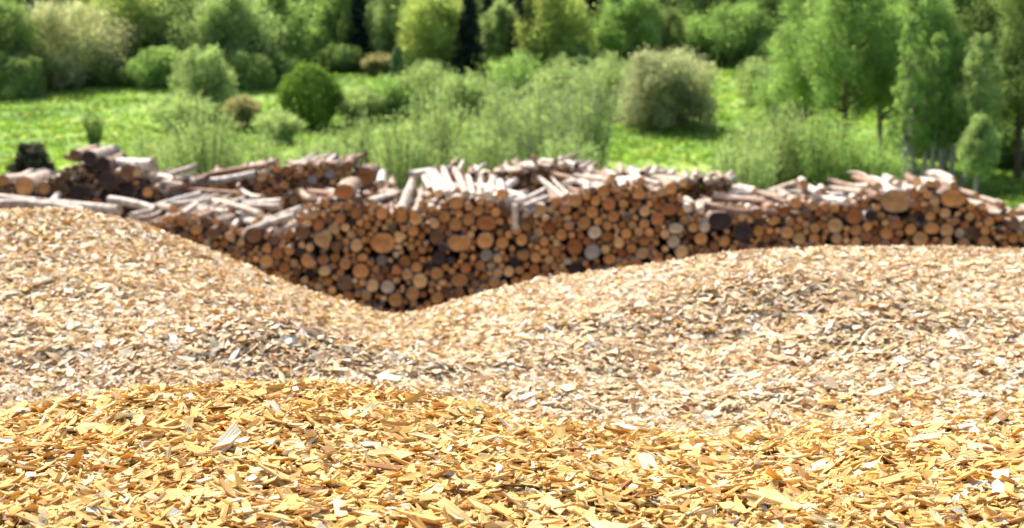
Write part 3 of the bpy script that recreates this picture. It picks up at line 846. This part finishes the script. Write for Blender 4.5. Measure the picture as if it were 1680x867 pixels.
GROUPS = {'front': 'logs of the front stack', 'back left': 'logs of the back left stack', 'back middle': 'logs of the back middle stack',
          'far left': 'logs of the far left stack', 'loose': 'pale poles lying loose on the stacks'}
for L in solo:
    body, end = log_arrays(L['p0'], L['p1'], L['r'], END_T[L['tone']], L['bark'], L['shape'], L['taper'])
    o0 = np.array(L['p0'])
    me = np_mesh('log', body[0] - o0, body[1], body[2], [M_BARK], body[3], body[4], smooth=True)
    lo = link('log', me); lo.location = L['p0']
    tag(lo, L['name'], 'log', GROUPS[L['stack']])
    me = np_mesh('cut_end', end[0] - o0, end[1], end[2], [M_END], end[3], end[4])
    link('cut_end', me, lo)
bodies, ends = [], []
for L in rest:
    if abs(L['p0'].x) > 9.5: pass
    b, e = log_arrays(L['p0'], L['p1'], L['r'], END_T[L['tone']], L['bark'], L['shape'], L['taper'])
    bodies.append(b); ends.append(e)
A = merge(bodies); B = merge(ends)
me = np_mesh('small_logs', A[0], A[1], A[2], [M_BARK], A[3], A[4], smooth=True)
sl = link('log_pile', me)
tag(sl, 'mass of thin orange-ended logs filling the stacks between the thicker ones', 'logs', 'logs of the front stack', 'stuff')
me = np_mesh('cut_ends', B[0], B[1], B[2], [M_END], B[3], B[4])
o = link('cut_ends', me, sl); o['kind'] = 'stuff'

# ------------------------------------------------------------------ trees and bushes
def leaf_mesh(name, C, size, ax_bias, colr, mat, elong=1.0, cvar=0.2, tone=None):
    """C: leaf positions; each a small four-cornered leaf spray"""
    n = len(C)
    a = rng.normal(0, 1, (n, 3)) * 0.7 + ax_bias
    a /= np.linalg.norm(a, axis=1, keepdims=True) + 1e-9
    b = np.cross(a, rng.normal(0, 1, (n, 3))); b /= np.linalg.norm(b, axis=1, keepdims=True) + 1e-9
    s = size * rng.uniform(0.6, 1.4, n)[:, None]
    V = np.stack([C - a * s * elong, C + b * s * 0.6 - a * s * 0.1, C + a * s * elong, C - b * s * 0.6 + a * s * 0.1], 1).reshape(-1, 3)
    loops = np.arange(n * 4); starts = np.arange(n) * 4
    c = np.array(colr)[None] * rng.uniform(1 - cvar, 1 + cvar, (n, 1)) * (1 + rng.normal(0, 0.07, (n, 3)) * np.array([1.3, 0.4, 1]))
    if tone is not None: c = c * tone[:, None]
    return np_mesh(name, V, loops, starts, [mat], np.clip(c, 0.004, 0.8))

def tube_arrays(pts, radii, colr, seg=7):
    pts = [np.array(p, float) for p in pts]
    V, loops, starts = [], [], []
    for i, (p, r) in enumerate(zip(pts, radii)):
        d_ = pts[min(i + 1, len(pts) - 1)] - pts[max(i - 1, 0)]
        d_ /= np.linalg.norm(d_) + 1e-9
        s = np.cross(d_, (0.3, 1, 0.1)); s /= np.linalg.norm(s) + 1e-9
        u = np.cross(s, d_)
        th = np.arange(seg) * 2 * np.pi / seg
        V.append(p + (s[None] * np.cos(th)[:, None] + u[None] * np.sin(th)[:, None]) * r)
    for i in range(len(pts) - 1):
        for j in range(seg):
            k = (j + 1) % seg
            starts.append(len(loops)); loops += [i * seg + j, i * seg + k, (i + 1) * seg + k, (i + 1) * seg + j]
    n = len(starts)
    return np.concatenate(V), np.array(loops), np.array(starts), np.tile(colr, (n, 1)), np.zeros((len(loops), 2))

GREEN = {'lime': (0.38, 0.48, 0.15), 'fresh': (0.28, 0.43, 0.14), 'willow': (0.33, 0.45, 0.19), 'sage': (0.38, 0.42, 0.25), 'mid': (0.27, 0.38, 0.14),
         'deep': (0.16, 0.26, 0.09), 'fir': (0.018, 0.034, 0.026), 'olive': (0.33, 0.32, 0.17), 'silver': (0.47, 0.51, 0.30), 'dusk': (0.05, 0.05, 0.045), 'hedge': (0.12, 0.22, 0.04)}
BARKS = {'pale': (0.34, 0.32, 0.27), 'brown': (0.12, 0.09, 0.065), 'dark': (0.05, 0.04, 0.03)}

def make_tree(name, pos, H, Wd, form, colr, label, cat, group=None, leaf=None, dens=1.0, bark='brown', lean=0.0, low=0.26):
    root = empty(name, pos)
    tag(root, label, cat, group)
    c3 = np.array(GREEN[colr]); bk = np.array(BARKS[bark])
    Rr = Wd / 2
    tubes = []; C = []; bias = None
    if leaf is None: leaf = max(0.07, 0.00085 * pos[1])
    def cloud(cen, rad, n, shell=0.55):
        v = rng.normal(0, 1, (n, 3)); v /= np.linalg.norm(v, axis=1, keepdims=True)
        return cen + v * rad * (shell + (1 - shell) * rng.uniform(0, 1, (n, 1)) ** 0.6)
    if form in ('tall', 'round', 'dense'):
        z0 = {'tall': low, 'round': 0.06, 'dense': 0.02}[form] * H
        nl = {'tall': 74, 'round': 48, 'dense': 26}[form]
        rt = 0.018 * H + 0.02
        top = np.array([lean * H * 0.2, 0, H * 0.93])
        pts = [np.array([0, 0, -0.3]), np.array([rng.normal(0, .02) * H, 0, H * 0.35]), np.array([lean * H * .1 + rng.normal(0, .02) * H, 0, H * 0.65]), top]
        tubes.append(tube_arrays(pts, [rt, rt * 0.75, rt * 0.45, rt * 0.1], bk))
        for i in range(nl):
            t = (i + rng.uniform(0, 1)) / nl
            zc = z0 + (H - z0) * (0.06 + 0.90 * t)
            tt = (zc - z0) / (H - z0)
            if form == 'tall': env = math.sin(math.pi * min(1, (tt * 0.86 + 0.13))) ** 0.7
            elif form == 'round': env = math.sqrt(max(0.03, 1 - (2 * tt - 0.9) ** 2 / 1.25))
            else: env = math.sqrt(max(0.02, 1 - (2 * tt - 0.75) ** 2 / 1.65))
            ang = i * 2.4 + rng.uniform(-.4, .4)
            rr = Rr * env * (rng.uniform(0.06, 1.0) ** 0.6 if form != 'dense' else rng.uniform(0.35, 0.86))
            cen = np.array([math.cos(ang) * rr + lean * zc * 0.2, math.sin(ang) * rr, zc])
            cr = Rr * (rng.uniform(0.2, 0.36) if form == 'dense' else rng.uniform(0.13, 0.30)) * (0.65 + 0.5 * env)
            rad = np.array([cr, cr, cr * (1.3 if form == 'tall' else 1.0)])
            n = int(dens * 130 * (cr / leaf / 4) ** 1.35) + 34
            cc = cloud(cen, rad, n, 0.3)
            if form != 'dense': cc = cc + rng.normal(0, 0.32, (n, 3)) * rad
            C.append(cc)
            zb = max(H * 0.12, zc - rr * 0.9)
            tubes.append(tube_arrays([np.array([0, 0, zb]), (cen + np.array([0, 0, zb])) / 2 + np.array([0, 0, -0.03 * H]), cen], [rt * 0.35, rt * 0.2, rt * 0.06], bk, 5))
        if form == 'dense':
            for _ in range(14):
                cen = np.array([rng.uniform(-.45, .45) * Rr, rng.uniform(-.45, .45) * Rr, H * rng.uniform(0.25, 0.7)])
                C.append(cloud(cen, np.array([Rr * .45] * 3), int(260 * dens), 0.2))
        sizes = [len(q) for q in C]
        C = np.concatenate(C); bias = np.zeros((len(C), 3)); bias[:, 2] = -0.1
        el = 1.0; mt = M_LEAF
    elif form == 'dome':
        tubes.append(tube_arrays([(0, 0, -0.3), (0, 0, H * 0.4), (0, 0, H * 0.8)], [0.25, 0.15, 0.03], bk))
        n = 15000
        v = rng.normal(0, 1, (n, 3)); v /= np.linalg.norm(v, axis=1, keepdims=True)
        q = 1 + 0.07 * vnoise(v[:, 0] * 3 + 5, v[:, 2] * 3 + v[:, 1] * 2, 51)
        q = q * (0.45 + 0.55 * rng.uniform(0, 1, n) ** 0.3) * (1 + 0.08 * np.abs(rng.normal(0, 1, n)) * (rng.uniform(0, 1, n) < 0.25))
        taper = 1 - 0.16 * np.clip(v[:, 2], 0, 1) ** 2
        C = v * q[:, None] * np.array([Rr, Rr, H * 0.5]) * np.stack([taper, taper, np.ones(n)], -1) + np.array([0, 0, H * 0.5])
        C[:, 2] = np.maximum(C[:, 2], 0.1)
        sizes = [len(C)]; bias = np.zeros((n, 3)); el = 1.0; mt = M_LEAF
    elif form == 'willow':
        ns = int(46 * dens) + 10
        B_ = []
        for i in range(ns):
            ang = rng.uniform(0, 2 * np.pi); sp = math.sqrt(rng.uniform(0, 1)) * 0.95
            hh = H * (1.02 - 0.38 * sp ** 2) * rng.uniform(0.74, 1.02)
            b0 = np.array([math.cos(ang), math.sin(ang), 0]) * Rr * 0.3 * sp
            m1 = b0 + np.array([math.cos(ang) * Rr * 0.35 * sp, math.sin(ang) * Rr * 0.35 * sp, hh * 0.5])
            e1 = np.array([math.cos(ang) * Rr * sp, math.sin(ang) * Rr * sp, hh])
            rs = 0.006 * H + 0.01
            tubes.append(tube_arrays([b0 + (0, 0, -0.2), m1, e1], [rs, rs * 0.7, rs * 0.2], bk, 4))
            n = int(150 * dens)
            t = rng.uniform(0.16, 1.0, n)[:, None]
            P = (1 - t) ** 2 * b0 + 2 * (1 - t) * t * m1 + t ** 2 * e1
            P = P + rng.normal(0, 1, (n, 3)) * Rr * np.array([0.10, 0.10, 0.06])
            C.append(P); dr = (e1 - m1); dr /= np.linalg.norm(dr); B_.append(np.tile(dr * 1.5, (n, 1)))
        sizes = [len(q) for q in C]
        C = np.concatenate(C); bias = np.concatenate(B_); el = 1.5; mt = M_LEAF
        C[:, 2] = np.maximum(C[:, 2], 0.05)
    elif form == 'fir':
        rt = 0.016 * H
        tubes.append(tube_arrays([(0, 0, -0.3), (0, 0, H * 0.5), (0, 0, H * 0.98)], [rt, rt * 0.6, rt * 0.1], bk))
        B_ = []
        for k in range(int(22)):
            t = k / 22
            z = H * (0.08 + 0.9 * t); rl = Rr * (1 - t) ** 0.85 + 0.15
            for j in range(9):
                ang = rng.uniform(0, 2 * np.pi); q = rng.uniform(0.6, 1.1)
                m = int(34 * dens)
                s = rng.uniform(0.1, 1, m)[:, None]
                dv = np.array([math.cos(ang), math.sin(ang), -0.35])
                C.append(np.array([0, 0, z]) + dv * rl * q * s + rng.normal(0, 0.07 * Rr, (m, 3)))
                B_.append(np.tile(dv, (m, 1)))
        sizes = [len(q) for q in C]
        C = np.concatenate(C); bias = np.concatenate(B_); el = 1.3; mt = M_NEEDLE
    tr = merge(tubes)
    link('trunk' if form != 'willow' else 'stems', np_mesh('trunk', tr[0], tr[1], tr[2], [M_TRUNK], tr[3], tr[4], smooth=True), root)
    link('crown', leaf_mesh('crown', C, leaf * (1.0 if form != 'willow' else 0.8), bias, c3, mt, el, tone=np.concatenate([np.full(k, rng.uniform(0.66, 1.25)) for k in sizes])), root)
    return root

# (column, foot row or None, Y if foot hidden, top row, width px, form, colour, name, label, category, density, bark)
TREES = [
 # row at the foot of the hill on the left
 (10, 150, None, 5, 110, 'tall', 'mid', 'broadleaf_tree', 'olive-green tree cut by the left border of the photo', 'tree', 1, 'brown'),
 (115, 138, None, 10, 170, 'round', 'silver', 'broadleaf_tree', 'broad silvery-green tree with a rounded crown near the left border', 'tree', 1, 'brown'),
 (60, 148, None, 88, 90, 'willow', 'fresh', 'bush', 'low bright bush in front of the broad silvery-green tree', 'bush', 1, 'brown'),
 (150, 135, None, 60, 100, 'willow', 'willow', 'bush', 'tall thin-stemmed bush right of the broad silvery-green tree', 'bush', 1, 'brown'),
 (215, 118, None, -30, 110, 'tall', 'lime', 'broadleaf_tree', 'lime-green tree between the silvery tree and the grey-green ones', 'tree', 1, 'brown'),
 (240, 105, None, 55, 80, 'round', 'lime', 'bush', 'small lime-green bush at the foot of the lime-green tree', 'bush', 1, 'brown'),
 (310, 115, None, -25, 130, 'tall', 'willow', 'broadleaf_tree', 'pale grey-green tree behind the feathery yellow-green one', 'tree', 1, 'brown'),
 (375, 130, None, -10, 130, 'tall', 'willow', 'broadleaf_tree', 'tall grey-green tree left of the clipped-looking oval bush', 'tree', 1, 'brown'),
 (450, 118, None, -20, 110, 'tall', 'fresh', 'broadleaf_tree', 'fresh green tree directly above the oval bush on the left', 'tree', 1, 'brown'),
 (517, 100, None, 50, 92, 'dense', 'fresh', 'bush', 'oval light-green bush on the slope above the round dark tree', 'bush', 1, 'brown'),
 (540, 92, None, -35, 90, 'tall', 'willow', 'broadleaf_tree', 'pale tree between the oval bush and the first dark fir', 'tree', 1, 'brown'),
 (592, 110, None, -10, 78, 'fir', 'fir', 'fir_tree', 'dark fir left of the bright yellow-green tree', 'fir', 1, 'dark'),
 (645, 112, None, -30, 76, 'tall', 'willow', 'broadleaf_tree', 'slender pale tree between the dark fir and the bright yellow-green tree', 'tree', 1, 'brown'),
 (652, 160, None, 75, 38, 'fir', 'deep', 'fir_tree', 'small narrow dark conifer standing on the meadow edge', 'conifer', 1, 'dark'),
 (713, 122, None, -10, 105, 'tall', 'lime', 'broadleaf_tree', 'bright yellow-green tree between two dark firs', 'tree', 1.1, 'brown'),
 (770, 128, None, -12, 74, 'fir', 'fir', 'fir_tree', 'dark fir right of the bright yellow-green tree', 'fir', 1, 'dark'),
 (820, 112, None, 5, 55, 'tall', 'willow', 'broadleaf_tree', 'slim silvery tree right of the second dark fir', 'tree', 1, 'brown'),
 (905, 118, None, -15, 110, 'tall', 'lime', 'broadleaf_tree', 'yellow-green tree left of the deep green rounded tree', 'tree', 1.1, 'brown'),
 (862, 116, None, -30, 80, 'fir', 'fir', 'fir_tree', 'dark fir behind the yellow-green tree near the middle', 'fir', 1, 'dark'),
 (1028, 112, None, -18, 105, 'round', 'fresh', 'broadleaf_tree', 'deep green rounded tree above the grey-green ball bush', 'tree', 1.4, 'brown'),
 (1085, 95, None, 15, 70, 'round', 'mid', 'broadleaf_tree', 'darker small tree right behind the deep green rounded tree', 'tree', 1, 'brown'),
 (1205, 104, None, 8, 118, 'round', 'fresh', 'broadleaf_tree', 'round-crowned green tree at the top of the right meadow', 'tree', 1.3, 'brown'),
 (1262, 98, None, -20, 80, 'round', 'deep', 'broadleaf_tree', 'dark green tree squeezed between the meadow tree and the right wood', 'tree', 1.2, 'dark'),
 (1125, 60, None, 20, 60, 'willow', 'mid', 'bush', 'thin bush on the slope between the two rounded trees', 'bush', 0.8, 'brown'),
 # dark firs filling the gaps of the wood edge
 (30, 112, None, -40, 80, 'fir', 'fir', 'fir_tree', 'dark fir in the top left corner of the photo', 'fir', 1.2, 'dark'),
 (968, 106, None, -30, 56, 'fir', 'fir', 'fir_tree', 'dark fir between the yellow-green and the deep green rounded tree', 'fir', 1.2, 'dark'),
 (1122, 74, None, -40, 80, 'fir', 'fir', 'fir_tree', 'left one of two dark firs above the thin bush on the slope', 'fir', 1.2, 'dark'),
 (1172, 76, None, -40, 74, 'fir', 'fir', 'fir_tree', 'right one of two dark firs above the thin bush on the slope', 'fir', 1.2, 'dark'),
 (500, 88, None, -40, 50, 'fir', 'fir', 'fir_tree', 'dark fir behind the oval light-green bush', 'fir', 1.2, 'dark'),
 # undergrowth along the wood edge
 (25, 160, None, 95, 90, 'dense', 'mid', 'bush', 'dark bush under the tree cut by the left border', 'bush', 1.0, 'brown'),
 (105, 146, None, 112, 70, 'dense', 'olive', 'bush', 'brownish-green low bush under the broad silvery-green tree', 'bush', 1.0, 'brown'),
 (200, 138, None, 100, 90, 'dense', 'mid', 'bush', 'dark bush below the lime-green tree', 'bush', 1.0, 'brown'),
 (270, 142, None, 84, 95, 'dense', 'fresh', 'bush', 'leafy bush left behind the feathery yellow-green tree', 'bush', 1.0, 'brown'),
 (300, 120, None, 70, 80, 'dense', 'mid', 'bush', 'mid-green bush higher up behind the feathery yellow-green tree', 'bush', 1.0, 'brown'),
 (405, 142, None, 92, 95, 'dense', 'mid', 'bush', 'dark green bush right behind the feathery yellow-green tree', 'bush', 1.0, 'brown'),
 (455, 135, None, 92, 80, 'dense', 'mid', 'bush', 'bush between the feathery tree and the oval bush', 'bush', 1.0, 'brown'),
 (560, 118, None, 82, 80, 'dense', 'deep', 'bush', 'dark bush to the right below the oval light-green bush', 'bush', 1.0, 'brown'),
 (625, 122, None, 88, 60, 'willow', 'olive', 'bush', 'thin olive bush at the foot of the slender pale tree', 'bush', 1.0, 'brown'),
 (700, 140, None, 105, 70, 'dense', 'mid', 'bush', 'low bush under the bright yellow-green tree', 'bush', 1.0, 'brown'),
 (940, 118, None, 78, 80, 'dense', 'mid', 'bush', 'bush under the yellow-green tree by the middle', 'bush', 1.0, 'brown'),
 (985, 112, None, 70, 70, 'dense', 'fresh', 'bush', 'bush left below the deep green rounded tree', 'bush', 1.0, 'brown'),
 (1160, 100, None, 68, 60, 'dense', 'deep', 'bush', 'dark low bush left of the round-crowned meadow tree', 'bush', 1.0, 'brown'),
 (1265, 112, None, 70, 70, 'dense', 'deep', 'bush', 'dark low bush right of the round-crowned meadow tree', 'bush', 1.0, 'brown'),
 # the singled-out trees of the meadow
 (510, 210, None, 106, 88, 'dome', 'hedge', 'round_tree', 'round dark green tree with a yellow sunlit rim alone on the meadow', 'tree', 3.5, 'dark'),
 (338, 195, None, 85, 92, 'round', 'willow', 'broadleaf_tree', 'feathery yellow-green tree standing in front of the left meadow edge', 'tree', 1.3, 'brown'),
 (1085, 212, None, 92, 140, 'round', 'sage', 'bush', 'big ball-shaped grey-green bush beside the right meadow', 'bush', 1.8, 'brown'),
 (400, 210, None, 155, 60, 'willow', 'olive', 'bush', 'small brownish bush between the feathery tree and the round dark tree', 'bush', 1, 'brown'),
 (155, 245, None, 175, 36, 'willow', 'mid', 'bush', 'thin dark bush standing alone on the left meadow', 'bush', 0.4, 'dark'),
 # thicket of willows behind the stacks
 (265, None, 92, 195, 130, 'willow', 'willow', 'willow_bush', 'leftmost willow bush of the thicket behind the back left stack', 'bush', 1, 'brown'),
 (340, None, 88, 150, 130, 'willow', 'willow', 'willow_bush', 'tall willow bush below the feathery yellow-green tree', 'bush', 1.1, 'brown'),
 (430, None, 90, 205, 120, 'willow', 'willow', 'willow_bush', 'willow bush to the lower left of the round dark tree', 'bush', 1, 'brown'),
 (520, None, 86, 210, 120, 'willow', 'willow', 'willow_bush', 'willow bush straight below the round dark tree', 'bush', 1, 'brown'),
 (590, None, 92, 180, 120, 'willow', 'willow', 'willow_bush', 'willow bush to the lower right of the round dark tree', 'bush', 1, 'brown'),
 (660, None, 88, 180, 120, 'willow', 'willow', 'willow_bush', 'willow bush under the small narrow dark conifer', 'bush', 1, 'brown'),
 (722, None, 95, 125, 130, 'willow', 'willow', 'willow_bush', 'high willow bush below the bright yellow-green tree', 'bush', 1.2, 'brown'),
 (790, None, 88, 195, 110, 'willow', 'willow', 'willow_bush', 'low willow bush behind the fan of white-lit logs', 'bush', 1, 'brown'),
 (830, None, 100, 110, 100, 'willow', 'willow', 'willow_bush', 'high slim willow bush below the slim silvery tree', 'bush', 1.1, 'pale'),
 (890, None, 95, 105, 130, 'willow', 'willow', 'willow_bush', 'tallest willow bush, below the yellow-green tree near the middle', 'bush', 1.2, 'pale'),
 (960, None, 100, 90, 120, 'willow', 'willow', 'willow_bush', 'willow bush left of the big ball-shaped bush', 'bush', 1.2, 'pale'),
 (935, None, 86, 200, 110, 'willow', 'willow', 'willow_bush', 'low willow bush at the left edge of the right meadow', 'bush', 1, 'brown'),
 (1270, None, 92, 160, 170, 'willow', 'willow', 'willow_bush', 'wide willow bush at the right edge of the right meadow', 'bush', 1.4, 'brown'),
 (1215, None, 86, 225, 110, 'willow', 'willow', 'willow_bush', 'low willow bush in front of the wide one by the meadow', 'bush', 1, 'brown'),
 (1350, None, 90, 175, 150, 'willow', 'fresh', 'willow_bush', 'willow bush in front of the left trees of the right wood', 'bush', 1.2, 'brown'),
 (1430, None, 88, 215, 120, 'willow', 'fresh', 'willow_bush', 'low willow bush in front of the bare trunks of the wood', 'bush', 1, 'brown'),
 # second rank of the thicket, on the meadow behind
 (300, 215, None, 150, 100, 'willow', 'willow', 'willow_bush', 'feathery bush left of the feathery yellow-green tree, lower on the meadow', 'bush', 1.0, 'pale'),
 (455, 235, None, 180, 80, 'willow', 'willow', 'willow_bush', 'low feathery bush just left below the round dark tree', 'bush', 0.9, 'pale'),
 (585, 205, None, 140, 90, 'willow', 'willow', 'willow_bush', 'feathery bush right beside the round dark tree', 'bush', 1.0, 'pale'),
 (640, 195, None, 125, 90, 'willow', 'fresh', 'willow_bush', 'feathery bush in front of the small narrow dark conifer', 'bush', 1.0, 'pale'),
 (700, 185, None, 100, 95, 'willow', 'willow', 'willow_bush', 'feathery bush on the meadow under the bright yellow-green tree', 'bush', 1.1, 'pale'),
 (765, 190, None, 115, 90, 'willow', 'willow', 'willow_bush', 'feathery bush on the meadow below the second dark fir', 'bush', 1.1, 'pale'),
 (850, 178, None, 80, 90, 'willow', 'fresh', 'willow_bush', 'tall feathery bush on the meadow under the yellow-green middle tree', 'bush', 1.1, 'pale'),
 (920, 190, None, 92, 90, 'willow', 'willow', 'willow_bush', 'feathery bush in the gap left of the big ball-shaped bush', 'bush', 1.1, 'pale'),
 (1000, 195, None, 85, 100, 'willow', 'willow', 'willow_bush', 'feathery bush leaning against the left side of the ball-shaped bush', 'bush', 1.2, 'pale'),
 (1240, 170, None, 95, 80, 'willow', 'willow', 'willow_bush', 'feathery bush at the left foot of the right wood', 'bush', 1.0, 'pale'),
 (1290, 200, None, 115, 110, 'willow', 'fresh', 'willow_bush', 'tall feathery bush at the left front corner of the right wood', 'bush', 1.2, 'pale'),
 # the wood on the right
 (1325, None, 122, -30, 120, 'tall', 'fresh', 'alder_tree', 'leftmost tall tree of the right wood', 'tree', 1.3, 'brown'),
 (1385, None, 114, -60, 120, 'tall', 'fresh', 'alder_tree', 'second tall tree from the left in the right wood', 'tree', 1.3, 'brown'),
 (1445, None, 120, -45, 120, 'tall', 'fresh', 'alder_tree', 'third tall tree from the left, left of the bare trunks', 'tree', 1.3, 'pale'),
 (1500, None, 112, -20, 120, 'tall', 'fresh', 'alder_tree', 'tall tree above the left bare trunks of the wood', 'tree', 1.3, 'pale'),
 (1548, None, 118, -70, 120, 'tall', 'fresh', 'alder_tree', 'tall tree above the right bare trunks of the wood', 'tree', 1.2, 'pale'),
 (1612, None, 116, -40, 120, 'tall', 'mid', 'alder_tree', 'tall tree behind the young light sapling', 'tree', 1.3, 'brown'),
 (1670, None, 112, -50, 130, 'tall', 'mid', 'alder_tree', 'tall tree cut by the right border of the photo', 'tree', 1.3, 'brown'),
 (1640, None, 128, -60, 130, 'tall', 'deep', 'alder_tree', 'dark tree deep in the right wood near the border', 'tree', 1.3, 'dark'),
 (1575, None, 132, -60, 140, 'tall', 'deep', 'alder_tree', 'dark tree deep in the wood behind the bare trunks', 'tree', 1.3, 'dark'),
 (1470, None, 134, -60, 140, 'tall', 'deep', 'alder_tree', 'dark tree behind the third tall tree of the wood', 'tree', 1.3, 'dark'),
 (1602, None, 98, 190, 56, 'tall', 'willow', 'sapling', 'young light-green sapling with a thin pale stem before the wood', 'sapling', 1.0, 'pale'),
 (1600, None, 105, 55, 60, 'tall', 'willow', 'birch_tree', 'slender light tree rising behind the young sapling', 'tree', 1.0, 'pale'),
 (1660, None, 120, 200, 150, 'dense', 'deep', 'bush', 'dark undergrowth bush at the right border under the wood', 'bush', 1.2, 'dark'),
 (1545, None, 130, 190, 170, 'dense', 'deep', 'bush', 'dark undergrowth bush behind the bare trunks of the wood', 'bush', 1.2, 'dark'),
]
for (px, foot, Yd, top, wpx, form, cl, nm, lab, cat, dens, bk) in TREES:
    if foot is not None: p = ground_hit(px, foot)
    else:
        x = at(px, 300, Yd).x; p = Vector((x, Yd, float(ground_z(x, Yd))))
    Hh = at(px, top, p.y).z - p.z
    low_ = 0.3 if nm in ('alder_tree', 'sapling', 'birch_tree') else 0.1
    Wd = wpx * p.y / F_
    grp = {'willow_bush': 'willow bushes of the thicket behind the stacks', 'alder_tree': 'tall trees of the wood on the right'}.get(nm)
    make_tree(nm, p, Hh, Wd * (1.12 if nm == 'alder_tree' else 1.15), form, cl, lab, cat, grp, dens=dens, bark=bk, low=low_)

# bare trunks standing in the right wood
for i, px in enumerate([1483, 1497, 1513, 1529, 1541, 1562, 1578]):
    Yd = 104 + (i * 37 % 9)
    x = at(px, 300, Yd).x; p = Vector((x, Yd, float(ground_z(x, Yd))))
    make_tree('birch_tree', p, at(px, 20 + (i * 29) % 60, Yd).z - p.z, 45 * Yd / F_, 'tall', 'fresh', 'slim tree with a long bare stem, %s in the wood' % ['first from the left', 'second from the left', 'third from the left', 'fourth and middle one', 'third from the right', 'second from the right', 'last on the right'][i],
              'tree', 'slim bare-stemmed trees in the wood', dens=0.6, bark='pale')

# wooded slope behind: rows of trees up the hill, each its own tree
kinds = [('fresh', 'tall', 'green'), ('willow', 'tall', 'pale green'), ('fir', 'fir', 'dark'), ('mid', 'round', 'mid-green'), ('deep', 'round', 'deep green'), ('lime', 'tall', 'lime green'), ('fir', 'fir', 'dark')]
q = 0
for Yrow, stepx, wid, hgt in ((215, 84, 10.5, 15), (245, 84, 12.5, 19), (285, 96, 16, 25)):
    for px in np.arange(-60 + (Yrow % 7) * 9, 1760, stepx):
        px = px + rng.uniform(-24, 24)
        Yd = Yrow + rng.uniform(-12, 12)
        x = at(px, 100, Yd).x; p = Vector((x, Yd, float(ground_z(x, Yd))))
        if 1060 < px < 1260 and Yrow == 215: kd = kinds[4]
        elif 930 < px < 1200: kd = kinds[2 if q % 3 else 4]
        else: kd = random.choices(kinds, [6, 6, 3, 4, 1.5, 3, 2.5])[0]
        q += 1
        wd = wid * rng.uniform(0.8, 1.15) * (0.6 if kd[1] == 'fir' else 1)
        pos = 'above column' 
        rowname = {215: 'lowest', 245: 'middle', 285: 'upper'}[Yrow]
        make_tree('fir_tree' if kd[1] == 'fir' else 'broadleaf_tree', p, hgt * rng.uniform(0.85, 1.2), wd, kd[1], kd[0],
                  'HILL|%s|%s|%.1f' % (kd[2] + (' fir' if kd[1] == 'fir' else ' tree'), rowname, px), 'fir' if kd[1] == 'fir' else 'tree', 'trees on the wooded slope', dens=0.8, bark='dark' if kd[1] == 'fir' else 'brown', low=0.08)
hill = {}
for o in col.objects:
    l = o.get('label', '')
    if l.startswith('HILL|'):
        _, k, rn, px = l.split('|'); hill.setdefault((k, rn), []).append((float(px), o))
ordn = ['leftmost', 'second', 'third', 'fourth', 'fifth', 'sixth', 'seventh', 'eighth', 'ninth', 'tenth', 'eleventh', 'twelfth']
for (k, rn), lst in hill.items():
    lst.sort(key=lambda t: t[0])
    for i, (px, o) in enumerate(lst):
        if len(lst) == 1: s = 'only %s in the %s row of the wooded slope' % (k, rn)
        elif i == 0: s = 'leftmost %s in the %s row of the wooded slope' % (k, rn)
        else: s = '%s, %s from the left of its kind, %s row of the wooded slope' % (k, ordn[min(i, 11)], rn)
        o['label'] = s

# dark brush heap at the left beyond the far left stack
x = at(48, 250, 80).x
p = Vector((x, 80, float(ground_z(x, 80))))
make_tree('brush_heap', p, at(48, 238, 80).z - p.z, 100 * 80 / F_, 'dense', 'dusk', 'dark grey brushwood heap on the meadow left of the far left stack', 'brush heap', dens=1.2, bark='dark', leaf=0.12)

# ------------------------------------------------------------------ meadow grass: one object of tufts
n = 70000
yy = rng.uniform(78, 215, n); xx = rng.uniform(-1, 1, n) * (0.37 * yy + 8)
zz = ground_z(xx, yy)
cl = vnoise(xx / 3.0, yy / 2.2, 21) + 0.6 * vnoise(xx / 0.9, yy / 0.9, 22)
keep = cl > -0.55
xx, yy, zz, cl = xx[keep], yy[keep], zz[keep], cl[keep]
n = len(xx)
hgt = rng.uniform(0.12, 0.34, n) * (1 + 0.35 * cl)
w = rng.uniform(0.12, 0.35, n)
ang = rng.uniform(0, np.pi, n)
dx, dy = np.cos(ang) * w, np.sin(ang) * w
lx, ly = rng.normal(0, .1, n), rng.normal(0, .1, n)
V = np.stack([np.stack([xx - dx, yy - dy, zz - .03], -1), np.stack([xx + dx, yy + dy, zz - .03], -1),
              np.stack([xx + dx * 0.6 + lx, yy + dy * .6 + ly, zz + hgt], -1), np.stack([xx - dx * .5 + lx, yy - dy * .5 + ly, zz + hgt * rng.uniform(.6, 1.1, n)], -1)], 1).reshape(-1, 3)
gc = np.array([[0.20, 0.33, 0.06]]) * rng.uniform(0.7, 1.25, (n, 1)); gc *= (1 + 0.28 * np.clip(vnoise(xx / 6, yy / 3.0, 31), -1, 1))[:, None]; gc[rng.uniform(0, 1, n) < 0.10] = (0.38, 0.42, 0.13)
o = link('meadow_grass', np_mesh('meadow_grass', V, np.arange(n * 4), np.arange(n) * 4, [M_LEAF], gc))
tag(o, 'bright green spring grass covering the meadows behind the log stacks', 'grass', None, 'stuff')
